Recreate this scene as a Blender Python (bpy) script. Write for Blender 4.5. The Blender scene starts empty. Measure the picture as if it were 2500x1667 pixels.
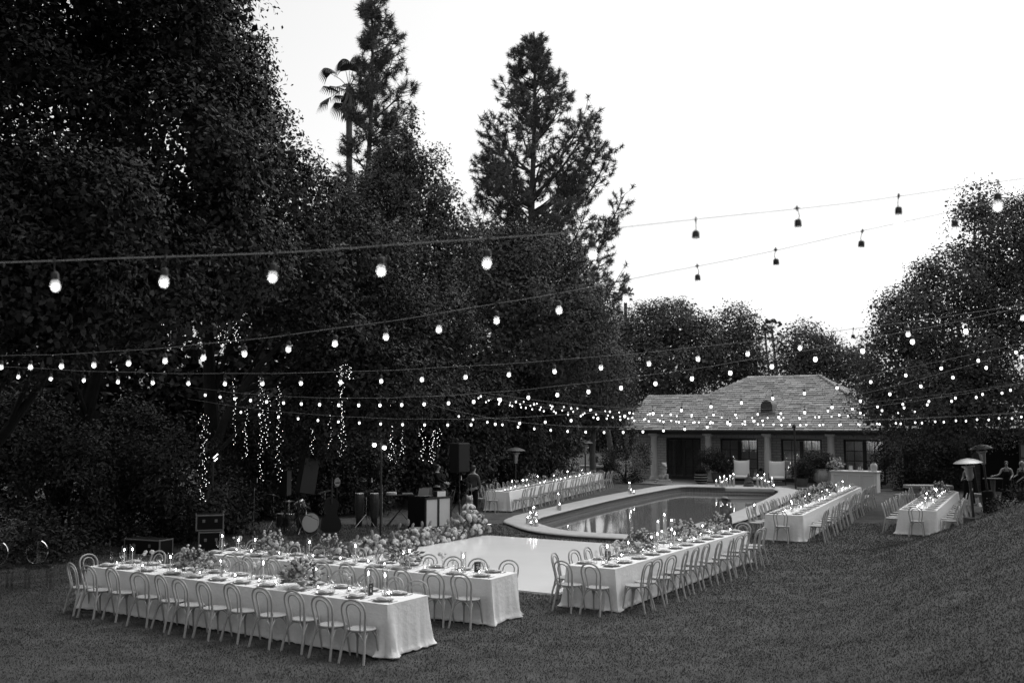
import bpy, math, random
import numpy as np
from mathutils import Vector, Matrix

# ---------------------------------------------------------------- camera, sky, sun, exposure
sc = bpy.context.scene
F = 2431.0                                   # focal length in pixels of a 2500 px wide frame (35 mm lens)
CAM = Vector((0.0, 0.0, 3.35))
PITCH = math.atan((1036.0 - 833.5) / F)
cam_d = bpy.data.cameras.new('camera')
cam = bpy.data.objects.new('camera', cam_d)
sc.collection.objects.link(cam)
cam.location = CAM
cam.rotation_euler = (math.pi / 2 + PITCH, 0, 0)
cam_d.lens = 35.0
cam_d.sensor_width = 36.0
cam_d.clip_end = 2000.0
cam_d.dof.use_dof = True
cam_d.dof.focus_distance = 24.0
cam_d.dof.aperture_fstop = 2.0
sc.camera = cam

SUN_EL, SUN_AZ = math.radians(60.0), math.radians(50.0)      # hazy sky, brightest overhead and towards the right (azimuth from +Y towards +X)
world = bpy.data.worlds.new('World')
sc.world = world
world.use_nodes = True
nt = world.node_tree
nt.nodes.clear()
sky_n = nt.nodes.new('ShaderNodeTexSky')
sky_n.sky_type = 'NISHITA'
sky_n.sun_disc = False
sky_n.sun_elevation = SUN_EL
sky_n.sun_rotation = SUN_AZ
sky_n.air_density = 2.0
sky_n.dust_density = 3.0
bw = nt.nodes.new('ShaderNodeRGBToBW')
bg = nt.nodes.new('ShaderNodeBackground')
wo = nt.nodes.new('ShaderNodeOutputWorld')
nt.links.new(sky_n.outputs[0], bw.inputs[0])
nt.links.new(bw.outputs[0], bg.inputs[0])
nt.links.new(bg.outputs[0], wo.inputs[0])
bg.inputs[1].default_value = 0.15
sun_d = bpy.data.lights.new('sun', 'SUN')
sun_d.energy = 0.5
sun_d.angle = math.radians(60)
sun_d.color = (1, 1, 1)
sun = bpy.data.objects.new('sun', sun_d)
sc.collection.objects.link(sun)
sun.location = (30, 10, 30)
sd = Vector((math.sin(SUN_AZ) * math.cos(SUN_EL), math.cos(SUN_AZ) * math.cos(SUN_EL), math.sin(SUN_EL)))
sun.rotation_euler = sd.to_track_quat('Z', 'Y').to_euler()
vs = sc.view_settings
vs.view_transform = 'Standard'
vs.look = 'None'
vs.exposure = 0.45
vs.gamma = 1.0
vs.use_curve_mapping = False
cy = sc.cycles
cy.max_bounces = 6
cy.diffuse_bounces = 3
cy.glossy_bounces = 3
cy.transmission_bounces = 4
cy.transparent_max_bounces = 12
cy.caustics_reflective = False
cy.caustics_refractive = False
cy.sample_clamp_indirect = 3.0
cy.use_denoising = True
try:
    cy.denoiser = 'OPENIMAGEDENOISE'
    cy.denoising_prefilter = 'ACCURATE'
except Exception:
    pass
sc.render.film_transparent = False

# ---------------------------------------------------------------- helpers
COL = sc.collection
R = random.Random(11)
G = np.random.default_rng(5)
cP, sP = math.cos(PITCH), math.sin(PITCH)

def ray(px, py):
    a = (px - 1250) / F
    b = (833.5 - py) / F
    return Vector((a, cP - b * sP, sP + b * cP))

def at(px, py, z=0.0):                       # the point of the plane z that lies at this place of the photograph
    d = ray(px, py)
    return CAM + d * ((z - CAM.z) / d.z)

def atY(px, py, Y):                          # the point at distance Y from the camera's plane
    d = ray(px, py)
    return CAM + d * (Y / d.y)

MATS = {}
def mat(name, c, rough=0.7, spec=0.3, var=0.0, scale=8.0, bump=0.0, metal=0.0, bscale=None, detail=4.0, coords='Object'):
    if name in MATS:
        return MATS[name]
    m = bpy.data.materials.new(name)
    m.use_nodes = True
    t = m.node_tree
    b = t.nodes['Principled BSDF']
    b.inputs['Base Color'].default_value = (c, c, c, 1)
    b.inputs['Roughness'].default_value = rough
    b.inputs['Specular IOR Level'].default_value = spec
    b.inputs['Metallic'].default_value = metal
    if var or bump:
        tc = t.nodes.new('ShaderNodeTexCoord')
        nz = t.nodes.new('ShaderNodeTexNoise')
        nz.inputs['Scale'].default_value = scale
        nz.inputs['Detail'].default_value = detail
        nz.inputs['Roughness'].default_value = 0.65
        t.links.new(tc.outputs[coords], nz.inputs['Vector'])
        if var:
            mr = t.nodes.new('ShaderNodeMapRange')
            mr.inputs['From Min'].default_value = 0.25
            mr.inputs['From Max'].default_value = 0.75
            mr.inputs['To Min'].default_value = c * (1 - var)
            mr.inputs['To Max'].default_value = c * (1 + var)
            t.links.new(nz.outputs['Fac'], mr.inputs['Value'])
            t.links.new(mr.outputs[0], b.inputs['Base Color'])
        if bump:
            n2 = nz
            if bscale:
                n2 = t.nodes.new('ShaderNodeTexNoise')
                n2.inputs['Scale'].default_value = bscale
                n2.inputs['Detail'].default_value = 5
                t.links.new(tc.outputs[coords], n2.inputs['Vector'])
            bp = t.nodes.new('ShaderNodeBump')
            bp.inputs['Strength'].default_value = bump
            bp.inputs['Distance'].default_value = 0.02
            t.links.new(n2.outputs['Fac'], bp.inputs['Height'])
            t.links.new(bp.outputs[0], b.inputs['Normal'])
    MATS[name] = m
    return m

def emit_mat(name, strength, sampling='AUTO'):
    m = bpy.data.materials.new(name)
    m.use_nodes = True
    t = m.node_tree
    t.nodes.clear()
    e = t.nodes.new('ShaderNodeEmission')
    o = t.nodes.new('ShaderNodeOutputMaterial')
    e.inputs[0].default_value = (1, 1, 1, 1)
    e.inputs[1].default_value = strength
    t.links.new(e.outputs[0], o.inputs[0])
    m.cycles.emission_sampling = sampling
    MATS[name] = m
    return m

def glass_mat(name, tint=0.93, gloss=0.12):
    m = bpy.data.materials.new(name)
    m.use_nodes = True
    t = m.node_tree
    t.nodes.clear()
    tr = t.nodes.new('ShaderNodeBsdfTransparent')
    gl = t.nodes.new('ShaderNodeBsdfGlossy')
    lw = t.nodes.new('ShaderNodeFresnel')
    mx = t.nodes.new('ShaderNodeMixShader')
    ma = t.nodes.new('ShaderNodeMath')
    o = t.nodes.new('ShaderNodeOutputMaterial')
    lw.inputs[0].default_value = 1.5
    ma.operation = 'ADD'
    ma.inputs[1].default_value = gloss
    ma.use_clamp = True
    tr.inputs[0].default_value = (tint, tint, tint, 1)
    gl.inputs['Color'].default_value = (0.9, 0.9, 0.9, 1)
    gl.inputs['Roughness'].default_value = 0.04
    ma.operation = 'MULTIPLY_ADD'
    ma.inputs[1].default_value = 0.55
    ma.inputs[2].default_value = gloss
    t.links.new(lw.outputs[0], ma.inputs[0])
    t.links.new(ma.outputs[0], mx.inputs[0])
    t.links.new(tr.outputs[0], mx.inputs[1])
    t.links.new(gl.outputs[0], mx.inputs[2])
    t.links.new(mx.outputs[0], o.inputs[0])
    MATS[name] = m
    return m

class MB:                                    # collects shapes for one mesh
    def __init__(s):
        s.v = []
        s.f = []
    def add(s, v, f):
        n = len(s.v)
        s.v += [tuple(x) for x in v]
        s.f += [tuple(i + n for i in q) for q in f]
        return s
    def box(s, c, d, bev=0.0, rz=0.0, M=None):
        hx, hy, hz = d[0] / 2, d[1] / 2, d[2] / 2
        if bev <= 0:
            v = [Vector((x, y, z)) for x in (-hx, hx) for y in (-hy, hy) for z in (-hz, hz)]
            f = [(0, 1, 3, 2), (4, 6, 7, 5), (0, 4, 5, 1), (2, 3, 7, 6), (0, 2, 6, 4), (1, 5, 7, 3)]
        else:
            b = min(bev, hx * .9, hy * .9, hz * .9)
            v, idx = [], {}
            for ix in (-1, 1):
                for iy in (-1, 1):
                    for iz in (-1, 1):
                        for a in range(3):
                            p = [ix * (hx - b), iy * (hy - b), iz * (hz - b)]
                            p[a] += (ix, iy, iz)[a] * b
                            idx[(ix, iy, iz, a)] = len(v)
                            v.append(Vector(p))
            f = []
            for a in range(3):
                o = [i for i in range(3) if i != a]
                for sg in (-1, 1):
                    q = []
                    for s1, s2 in ((-1, -1), (1, -1), (1, 1), (-1, 1)):
                        k = [0, 0, 0]
                        k[a] = sg; k[o[0]] = s1; k[o[1]] = s2
                        q.append(idx[tuple(k) + (a,)])
                    f.append(tuple(q))
                for s1 in (-1, 1):
                    for s2 in (-1, 1):
                        k0 = [0, 0, 0]; k1 = [0, 0, 0]
                        k0[a] = -1; k1[a] = 1
                        k0[o[0]] = k1[o[0]] = s1
                        k0[o[1]] = k1[o[1]] = s2
                        f.append((idx[tuple(k0) + (o[0],)], idx[tuple(k1) + (o[0],)], idx[tuple(k1) + (o[1],)], idx[tuple(k0) + (o[1],)]))
            for ix in (-1, 1):
                for iy in (-1, 1):
                    for iz in (-1, 1):
                        f.append(tuple(idx[(ix, iy, iz, a)] for a in range(3)))
        m = Matrix.Translation(Vector(c)) @ (M.to_4x4() if M else Matrix.Rotation(rz, 4, 'Z'))
        return s.add([m @ p for p in v], f)
    def tube(s, pts, r, n=8, cap=True, closed=False):
        P = [Vector(p) for p in pts]
        m = len(P)
        rr = list(r) if hasattr(r, '__len__') else [r] * m
        T = []
        for i in range(m):
            a = P[(i - 1) % m] if (closed or i > 0) else P[i]
            b = P[(i + 1) % m] if (closed or i < m - 1) else P[i]
            T.append((b - a).normalized())
        u = T[0].orthogonal().normalized()
        v = []
        for i in range(m):
            u = (u - T[i] * u.dot(T[i]))
            u = u.normalized() if u.length > 1e-6 else T[i].orthogonal().normalized()
            w = T[i].cross(u)
            for k in range(n):
                a = 2 * math.pi * k / n
                v.append(P[i] + (u * math.cos(a) + w * math.sin(a)) * rr[i])
        f = []
        for i in range(m if closed else m - 1):
            j = (i + 1) % m
            for k in range(n):
                l = (k + 1) % n
                f.append((i * n + k, i * n + l, j * n + l, j * n + k))
        if cap and not closed:
            f.append(tuple(range(n - 1, -1, -1)))
            f.append(tuple((m - 1) * n + k for k in range(n)))
        return s.add(v, f)
    def lathe(s, prof, n=16, c=(0, 0, 0), sx=1.0, sy=1.0, M=None, cap=False):
        v, f = [], []
        c = Vector(c)
        for r, z in prof:
            for k in range(n):
                a = 2 * math.pi * k / n
                p = Vector((math.cos(a) * r * sx, math.sin(a) * r * sy, z))
                v.append((M @ p if M else p) + c)
        for i in range(len(prof) - 1):
            for k in range(n):
                l = (k + 1) % n
                f.append((i * n + k, i * n + l, (i + 1) * n + l, (i + 1) * n + k))
        if cap and prof[0][0] > 1e-4:
            f.append(tuple(range(n - 1, -1, -1)))
        if cap and prof[-1][0] > 1e-4:
            f.append(tuple((len(prof) - 1) * n + k for k in range(n)))
        return s.add(v, f)
    def ball(s, c, r, n=10, m=6, noise=0.0):
        rx, ry, rz = r if hasattr(r, '__len__') else (r, r, r)
        v, f = [], []
        for i in range(m + 1):
            t = math.pi * i / m
            for k in range(n):
                a = 2 * math.pi * k / n
                q = 1 + (R.uniform(-noise, noise) if noise else 0)
                v.append((c[0] + rx * q * math.sin(t) * math.cos(a), c[1] + ry * q * math.sin(t) * math.sin(a), c[2] + rz * q * math.cos(t)))
        for i in range(m):
            for k in range(n):
                l = (k + 1) % n
                f.append((i * n + k, (i + 1) * n + k, (i + 1) * n + l, i * n + l))
        return s.add(v, f)
    def mesh(s, name, angle=35):
        me = bpy.data.meshes.new(name)
        me.from_pydata(s.v, [], s.f)
        me.validate(clean_customdata=False)
        if angle:
            me.shade_smooth()
            me.set_sharp_from_angle(angle=math.radians(angle))
        me.update()
        return me
    def ob(s, name, m, parent=None, loc=(0, 0, 0), rz=0.0, angle=35):
        return obj(name, s.mesh(name, angle), m, parent, loc, rz)

def obj(name, me, m=None, parent=None, loc=(0, 0, 0), rz=0.0):
    o = bpy.data.objects.new(name, me)
    COL.objects.link(o)
    if m is not None and len(me.materials) == 0:
        me.materials.append(m)
    o.location = loc
    o.rotation_euler = (0, 0, rz)
    if parent:
        o.parent = parent
    return o

def tag(o, label=None, cat=None, group=None, kind=None):
    if label: o['label'] = label
    if cat: o['category'] = cat
    if group: o['group'] = group
    if kind: o['kind'] = kind
    return o

def thing(name, label, cat, loc=(0, 0, 0), rz=0.0, group=None):
    o = bpy.data.objects.new(name, None)
    COL.objects.link(o)
    o.empty_display_size = 0.2
    o.location = loc
    o.rotation_euler = (0, 0, rz)
    return tag(o, label, cat, group)

def dup(root, loc, rz=0.0, label=None, group=None, scale=None):
    r = root.copy()
    COL.objects.link(r)
    r.location = loc
    r.rotation_euler = (0, 0, rz)
    if scale: r.scale = scale if hasattr(scale, '__len__') else (scale,) * 3
    if label: r['label'] = label
    if group: r['group'] = group
    for ch in root.children:
        c = ch.copy()
        COL.objects.link(c)
        c.parent = r
        for g in ch.children:
            d = g.copy()
            COL.objects.link(d)
            d.parent = c
    return r

class Proto:                                 # the first use moves the prototype itself, later uses copy it
    def __init__(s, root):
        s.root = root
        s.used = False
    def put(s, loc, rz=0.0, label=None, group=None, scale=None):
        if not s.used:
            s.used = True
            r = s.root
            r.location = loc
            r.rotation_euler = (0, 0, rz)
            if scale: r.scale = scale if hasattr(scale, '__len__') else (scale,) * 3
            if label: r['label'] = label
            if group: r['group'] = group
            return r
        r = dup(s.root, loc, rz, label, group, scale)
        if not scale: r.scale = (1, 1, 1)
        return r

def np_mesh(name, V, Fa):
    me = bpy.data.meshes.new(name)
    n, m, k = len(V), len(Fa), Fa.shape[1]
    me.vertices.add(n)
    me.vertices.foreach_set('co', np.ascontiguousarray(V, dtype=np.float32).ravel())
    me.loops.add(m * k)
    me.loops.foreach_set('vertex_index', np.ascontiguousarray(Fa, dtype=np.int32).ravel())
    me.polygons.add(m)
    me.polygons.foreach_set('loop_start', np.arange(0, m * k, k, dtype=np.int32))
    me.update(calc_edges=True)
    return me

def text_obj(name, body, size, m, parent, extrude=.0003):
    cu = bpy.data.curves.new('print', 'FONT')
    cu.body = body; cu.size = size; cu.align_x = 'CENTER'; cu.extrude = extrude; cu.resolution_u = 3
    tmp = bpy.data.objects.new('tmp_text', cu)
    COL.objects.link(tmp)
    bpy.context.view_layer.update()
    me = bpy.data.meshes.new_from_object(tmp.evaluated_get(bpy.context.evaluated_depsgraph_get()))
    bpy.data.objects.remove(tmp)
    me.materials.clear(); me.materials.append(m)
    o = bpy.data.objects.new(name, me)
    COL.objects.link(o)
    o.parent = parent
    return o

def spline(P, n=6, closed=False):            # Catmull-Rom through the points
    P = [Vector(p) for p in P]
    out = []
    m = len(P)
    for i in range(m if closed else m - 1):
        p0 = P[(i - 1) % m] if (closed or i > 0) else P[0] * 2 - P[1]
        p1, p2 = P[i], P[(i + 1) % m]
        p3 = P[(i + 2) % m] if (closed or i < m - 2) else P[-1] * 2 - P[-2]
        for k in range(n):
            t = k / n
            out.append(0.5 * ((2 * p1) + (p2 - p0) * t + (2 * p0 - 5 * p1 + 4 * p2 - p3) * t * t + (3 * p1 - p0 - 3 * p2 + p3) * t ** 3))
    if not closed:
        out.append(P[-1])
    return out

# ---------------------------------------------------------------- materials (greys: the photograph is black and white)
M_cloth = mat('table_linen', 0.83, 0.9, 0.1, 0.05, 30, 0.5, bscale=14)
M_wood = mat('pale_limed_wood', 0.40, 0.5, 0.35, 0.18, 14)
M_cane = mat('woven_cane', 0.40, 0.7, 0.2, 0.15, 60, 0.2, bscale=140)
M_black = mat('black_metal', 0.02, 0.4, 0.4)
M_blackmat = mat('black_cloth', 0.012, 0.95, 0.1)
M_steel = mat('brushed_steel', 0.55, 0.3, 0.5, metal=1.0)
M_china = mat('white_china', 0.75, 0.15, 0.5)
M_charger = mat('grey_charger', 0.42, 0.3, 0.5, 0.1, 20)
M_napkin = mat('napkin_linen', 0.66, 0.9, 0.1)
M_cutlery = mat('dark_cutlery', 0.12, 0.25, 0.5, metal=0.8)
M_wax = mat('white_wax', 0.85, 0.5, 0.3)
M_petal = mat('white_petals', 0.62, 0.7, 0.2, 0.2, 40)
M_petal2 = mat('tinted_petals', 0.30, 0.7, 0.2, 0.25, 40)
M_leafy = mat('flower_foliage', 0.13, 0.6, 0.3, 0.3, 30)
M_stone = mat('pale_stone', 0.40, 0.8, 0.2, 0.12, 6, 0.2, bscale=40)
M_white = mat('white_paint', 0.72, 0.5, 0.3, 0.03, 5)
M_leafA = mat('broad_leaf', 0.030, 0.5, 0.14, 0.45, 0.9)
M_leafB = mat('fine_leaf', 0.034, 0.6, 0.15, 0.35, 0.7)
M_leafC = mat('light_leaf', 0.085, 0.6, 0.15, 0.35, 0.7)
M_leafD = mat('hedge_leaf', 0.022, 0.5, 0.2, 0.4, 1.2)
M_needle = mat('pine_needles', 0.13, 0.7, 0.12, 0.3, 0.8)
M_bark = mat('bark', 0.10, 0.9, 0.15, 0.35, 3, 0.6, bscale=12)
M_barkd = mat('dark_bark', 0.02, 0.9, 0.15, 0.35, 3, 0.6, bscale=12)
M_glass = glass_mat('clear_glass', 0.97, 0.03)
M_flame = emit_mat('candle_flame', 38.0)
M_bulb = emit_mat('lit_bulb', 2.5)
M_core = emit_mat('bulb_filament', 10.0)
M_fairy = emit_mat('fairy_light', 3.6, 'NONE')
M_skin = mat('skin', 0.33, 0.55, 0.3)
M_hair = mat('dark_hair', 0.02, 0.5, 0.4)
M_blond = mat('blond_hair', 0.30, 0.5, 0.4, 0.3, 60)
# ---------------------------------------------------------------- terrain
def sstep(a, b, x):
    t = np.clip((x - a) / (b - a), 0, 1)
    return t * t * (3 - 2 * t)

def terrain(x, y):
    x = np.asarray(x, float); y = np.asarray(y, float)
    x0 = 3.4 + (y - 13) * 0.42
    d = x - x0
    soft = 0.55 * np.log1p(np.exp(np.clip(d / 0.55, -30, 30)))
    z = 0.365 * soft
    z = np.minimum(z, 2.2 + 0.05 * soft)
    z = z * (1 - sstep(23.5, 29.5, y)) * sstep(-2, 8, y)
    return z + 0.02 * np.sin(x * 1.3 + y * 0.7) * np.sin(y * 1.1 - x * 0.4)

pool_px = [(1232, 1273.6), (1250, 1282), (1295, 1296), (1370, 1306), (1490, 1314), (1578, 1317), (1640, 1316), (1700, 1304), (1786, 1278), (1840, 1261),
           (1915, 1226), (1950, 1203), (1935, 1195), (1887, 1190), (1776, 1187), (1680, 1185), (1640, 1185.6), (1612, 1188), (1570, 1194.5), (1450, 1217), (1284, 1254.4), (1250, 1264)]
POOL = [p.xy for p in spline([at(a, b, 0.06) for a, b in pool_px], 6, True)]
def inset(poly, d):
    out = []
    n = len(poly)
    area = sum(poly[i].x * poly[(i + 1) % n].y - poly[(i + 1) % n].x * poly[i].y for i in range(n))
    sg = 1 if area > 0 else -1
    for i in range(n):
        t = (poly[(i + 2) % n] - poly[(i - 2) % n]).normalized()
        out.append(poly[i] + Vector((-t.y, t.x)) * d * sg)
    return out
def inside(poly, X, Y):
    X = np.asarray(X); Y = np.asarray(Y)
    r = np.zeros(X.shape, bool)
    n = len(poly)
    for i in range(n):
        a, b = poly[i], poly[(i + 1) % n]
        c = ((a.y > Y) != (b.y > Y))
        xx = (b.x - a.x) * (Y - a.y) / ((b.y - a.y) if abs(b.y - a.y) > 1e-9 else 1e-9) + a.x
        r ^= c & (X < xx)
    return r

M_lawn = mat('lawn_grass', 0.09, 0.95, 0.05, 0.45, 1.6, 0.9, bscale=60, detail=7)
gx = np.arange(-46, 62.01, 0.4); gy = np.arange(2, 112.01, 0.4)
GX, GY = np.meshgrid(gx, gy)
GZ = terrain(GX, GY)
nx, ny = len(gx), len(gy)
ids = np.arange(nx * ny).reshape(ny, nx)
q = np.stack([ids[:-1, :-1], ids[:-1, 1:], ids[1:, 1:], ids[1:, :-1]], -1).reshape(-1, 4)
cx = GX[:-1, :-1].ravel() + 0.2; cyy = GY[:-1, :-1].ravel() + 0.2
hole = inside(inset(POOL, 0.45), cx, cyy)
q = q[~hole]
V = np.stack([GX.ravel(), GY.ravel(), GZ.ravel()], -1)
base = len(V)
x0, x1, y0, y1 = gx[0], gx[-1], gy[0], gy[-1]
B = 1500.0
ext = np.array([(x0, y0, 0), (x1, y0, 0), (x1, y1, 0), (x0, y1, 0), (-B, -B, 0), (B, -B, 0), (B, B, 0), (-B, B, 0)], float)
ext[:4, 2] = -0.02
ext[4:, 2] = -0.02
V = np.vstack([V, ext])
q = np.vstack([q, [[base + 4, base + 5, base + 1, base], [base + 5, base + 6, base + 2, base + 1], [base + 6, base + 7, base + 3, base + 2], [base + 7, base + 4, base, base + 3]]])
lawn_me = np_mesh('lawn', V, q)
lawn_me.shade_smooth()
lawn = tag(obj('lawn', lawn_me, M_lawn), 'broad mown lawn sloping up at one side', None, None, 'structure')

# dance floor rectangle, on the axes of the nearer tables
UX, VX = Vector((0.52, 0.854)), Vector((0.854, -0.52))
def uv(u, v):
    p = UX * u + VX * v
    return Vector((p.x, p.y))
DF = [uv(17.42, -16.5), uv(17.42, -9.62), uv(25.45, -9.62), uv(25.45, -16.5)]

# short grass blades on the nearer lawn
def grass():
    N = 400000
    yy = 8.0 + (G.random(N) ** 1.5) * 26
    xx = (G.random(N) * 2 - 1) * (yy * 0.53 + 0.6)
    ok = ~inside(DF, xx, yy) & ~inside(POOL, xx, yy)
    xx, yy = xx[ok], yy[ok]
    n = len(xx)
    zz = terrain(xx, yy)
    a = G.random(n) * 6.283
    sc_ = 0.75 + (yy - 10) * 0.035
    w = (0.004 + 0.004 * G.random(n)) * sc_ * 1.5
    h = (0.014 + 0.020 * G.random(n)) * sc_
    lx, ly = G.normal(0, 0.35, n) * h, G.normal(0, 0.35, n) * h
    P = np.empty((n, 3, 3))
    P[:, 0] = np.stack([xx - np.cos(a) * w, yy - np.sin(a) * w, zz - 0.004], -1)
    P[:, 1] = np.stack([xx + np.cos(a) * w, yy + np.sin(a) * w, zz - 0.004], -1)
    P[:, 2] = np.stack([xx + lx, yy + ly, zz + h], -1)
    me = np_mesh('grass_blades', P.reshape(-1, 3), np.arange(n * 3).reshape(-1, 3))
    return me
M_blade = mat('grass_blade', 0.105, 0.8, 0.12, 0.42, 1.6, detail=7)
tag(obj('grass_blades', grass(), M_blade), 'short blades of mown grass covering the open lawn', 'grass', None, 'stuff')

# ---------------------------------------------------------------- pool
M_coping = mat('cast_stone_coping', 0.42, 0.75, 0.25, 0.12, 3, 0.15, bscale=30)
M_tile = mat('pool_tile', 0.17, 0.35, 0.4)
def tile_nodes(m):
    t = m.node_tree
    b = t.nodes['Principled BSDF']
    tc = t.nodes.new('ShaderNodeTexCoord')
    br = t.nodes.new('ShaderNodeTexBrick')
    br.offset = 0.0
    br.inputs['Color1'].default_value = (.17, .17, .17, 1)
    br.inputs['Color2'].default_value = (.12, .12, .12, 1)
    br.inputs['Mortar'].default_value = (.28, .28, .28, 1)
    br.inputs['Scale'].default_value = 1.0
    br.inputs['Mortar Size'].default_value = 0.012
    br.inputs['Brick Width'].default_value = 0.15
    br.inputs['Row Height'].default_value = 0.15
    t.links.new(tc.outputs['UV'], br.inputs['Vector'])
    t.links.new(br.outputs['Color'], b.inputs['Base Color'])
tile_nodes(M_tile)
inner = inset(POOL, 0.95)
pool = thing('pool', 'long garden pool with pale rounded coping and dark still water', 'pool', (0, 0, 0))
pool['kind'] = 'structure'
nP = len(POOL)
prof = [(0.10, -0.02), (0.07, 0.03), (0.0, 0.05), (-0.05, 0.06), (-0.045, 0.085), (0.0, 0.105), (0.08, 0.115), (0.87, 0.105), (0.95, 0.09), (0.985, 0.055), (0.97, 0.02), (0.90, 0.0), (0.90, -0.05)]
cm = MB()
rings = [inset(POOL, d) for d, z in prof]
vv = [(rings[k][i].x, rings[k][i].y, prof[k][1]) for k in range(len(prof)) for i in range(nP)]
ff = [(k * nP + i, k * nP + (i + 1) % nP, (k + 1) * nP + (i + 1) % nP, (k + 1) * nP + i) for k in range(len(prof) - 1) for i in range(nP)]
cm.add(vv, ff)
cm.ob('coping', M_coping, pool, angle=60)
wl = inset(POOL, 0.90)
wv, wf = [], []
zs = [0.01, -0.45, -0.5, -1.6]
for z, dd in zip(zs, (0, 0, 0, 0.2)):
    r_ = inset(POOL, 0.90 + dd)
    wv += [(p.x, p.y, z) for p in r_]
wf = [(k * nP + i, k * nP + (i + 1) % nP, (k + 1) * nP + (i + 1) % nP, (k + 1) * nP + i) for k in range(len(zs) - 1) for i in range(nP)]
wm = bpy.data.meshes.new('tile_band')
wm.from_pydata(wv, [], wf)
uvl = wm.uv_layers.new(name='UVMap')
arc = [0.0]
for i in range(nP):
    arc.append(arc[-1] + (wl[(i + 1) % nP] - wl[i]).length)
for pi, poly in enumerate(wm.polygons):
    k, i = divmod(pi, nP)
    for li, (aa, zz) in zip(poly.loop_indices, ((arc[i], zs[k]), (arc[i + 1], zs[k]), (arc[i + 1], zs[k + 1]), (arc[i], zs[k + 1]))):
        uvl.data[li].uv = (aa, zz)
wm.shade_smooth()
obj('tile_band', wm, M_tile, pool)
M_floorp = mat('pool_plaster', 0.30, 0.8)
pf = MB().add([(p.x, p.y, -1.6) for p in inset(POOL, 1.1)], [tuple(range(nP))])
pf.ob('basin_floor', M_floorp, pool, angle=0)
M_water = mat('pool_water', 0.14, 0.06, 0.32, 0.0, 1.6, 0.05, bscale=1.6)
M_water.node_tree.nodes['Principled BSDF'].inputs['IOR'].default_value = 1.33
pw = MB().add([(p.x, p.y, -0.2) for p in inset(POOL, 0.89)], [tuple(range(nP))])
pw.ob('water', M_water, pool, angle=0)
# dark spout stone in the far wall
sp = at(1828, 1196, 0.05)
MB().box((sp.x, sp.y - 0.15, 0.08), (2.4, 0.7, 0.2), 0.04, rz=math.radians(-10)).ob('spout_ledge', M_coping, pool)

# ---------------------------------------------------------------- dance floor
M_gloss = mat('gloss_white_floor', 0.90, 0.10, 0.15, 0.05, 0.6)
dfm = MB()
dfm.add([(p.x, p.y, 0.045) for p in DF] + [(p.x, p.y, 0.0) for p in DF], [(0, 1, 2, 3), (4, 5, 1, 0), (5, 6, 2, 1), (6, 7, 3, 2), (7, 4, 0, 3)])
dfl = tag(dfm.ob('dance_floor', M_gloss, angle=0), 'glossy white dance floor laid on the grass beside the pool', 'dance floor')

# ---------------------------------------------------------------- the house
HA = math.radians(-31)
house = thing('pool_house', 'low brick pool house with shingled hip roof and stone columns', 'house', (8.6, 60.6, 0), HA)
M_brick = mat('painted_brick', 0.30, 0.85, 0.2)
def brick_nodes(m, c1, c2, mo, w, h, ms=0.012, bumpd=0.3):
    t = m.node_tree
    b = t.nodes['Principled BSDF']
    tc = t.nodes.new('ShaderNodeTexCoord')
    sx = t.nodes.new('ShaderNodeSeparateXYZ')
    cb = t.nodes.new('ShaderNodeCombineXYZ')
    br = t.nodes.new('ShaderNodeTexBrick')
    for k, c in (('Color1', c1), ('Color2', c2), ('Mortar', mo)):
        br.inputs[k].default_value = (c, c, c, 1)
    br.inputs['Scale'].default_value = 1.0
    br.inputs['Mortar Size'].default_value = ms
    br.inputs['Brick Width'].default_value = w
    br.inputs['Row Height'].default_value = h
    t.links.new(tc.outputs['Object'], sx.inputs[0])
    ad = t.nodes.new('ShaderNodeMath')
    t.links.new(sx.outputs[0], ad.inputs[0]); t.links.new(sx.outputs[1], ad.inputs[1])
    t.links.new(ad.outputs[0], cb.inputs[0]); t.links.new(sx.outputs[2], cb.inputs[1])
    t.links.new(cb.outputs[0], br.inputs['Vector'])
    t.links.new(br.outputs['Color'], b.inputs['Base Color'])
    bp = t.nodes.new('ShaderNodeBump')
    bp.inputs['Strength'].default_value = bumpd
    bp.invert = True
    t.links.new(br.outputs['Fac'], bp.inputs['Height'])
    t.links.new(bp.outputs[0], b.inputs['Normal'])
brick_nodes(M_brick, 0.52, 0.44, 0.24, 0.45, 0.16, 0.016)
M_trim = mat('dark_window_frame', 0.035, 0.5, 0.4)
M_pane = glass_mat('window_glass', 0.8, 0.10)
M_room = mat('room_wall', 0.35, 0.9)
M_curtain = mat('lace_curtain', 0.6, 0.9, 0.1, 0.5, 9)
M_addlight = emit_mat('added_light_glow', 8.0)  # glow for the boxes added behind the windows
_t = M_curtain.node_tree
_tr = _t.nodes.new('ShaderNodeBsdfTranslucent'); _mx = _t.nodes.new('ShaderNodeMixShader')
_tr.inputs[0].default_value = (.7, .7, .7, 1); _mx.inputs[0].default_value = .6
_t.links.new(_t.nodes['Principled BSDF'].outputs[0], _mx.inputs[1]); _t.links.new(_tr.outputs[0], _mx.inputs[2])
_t.links.new(_mx.outputs[0], _t.nodes['Material Output'].inputs[0])
openings = [(0.29, 2.52, 0.05, 2.52), (3.73, 6.03, 0.05, 2.52), (7.37, 9.70, 0.05, 2.52), (10.89, 13.10, 0.05, 2.52)]
WY = 1.2
wm_ = MB()
xs = [-2.0] + [v for o in openings for v in o[:2]] + [14.2]
for i in range(0, len(xs), 2):
    wm_.box(((xs[i] + xs[i + 1]) / 2, WY + 0.15, 1.28), (xs[i + 1] - xs[i], 0.3, 2.56))
wm_.box((6.1, WY + 0.15, 2.78), (16.2, 0.3, 0.44))
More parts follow.
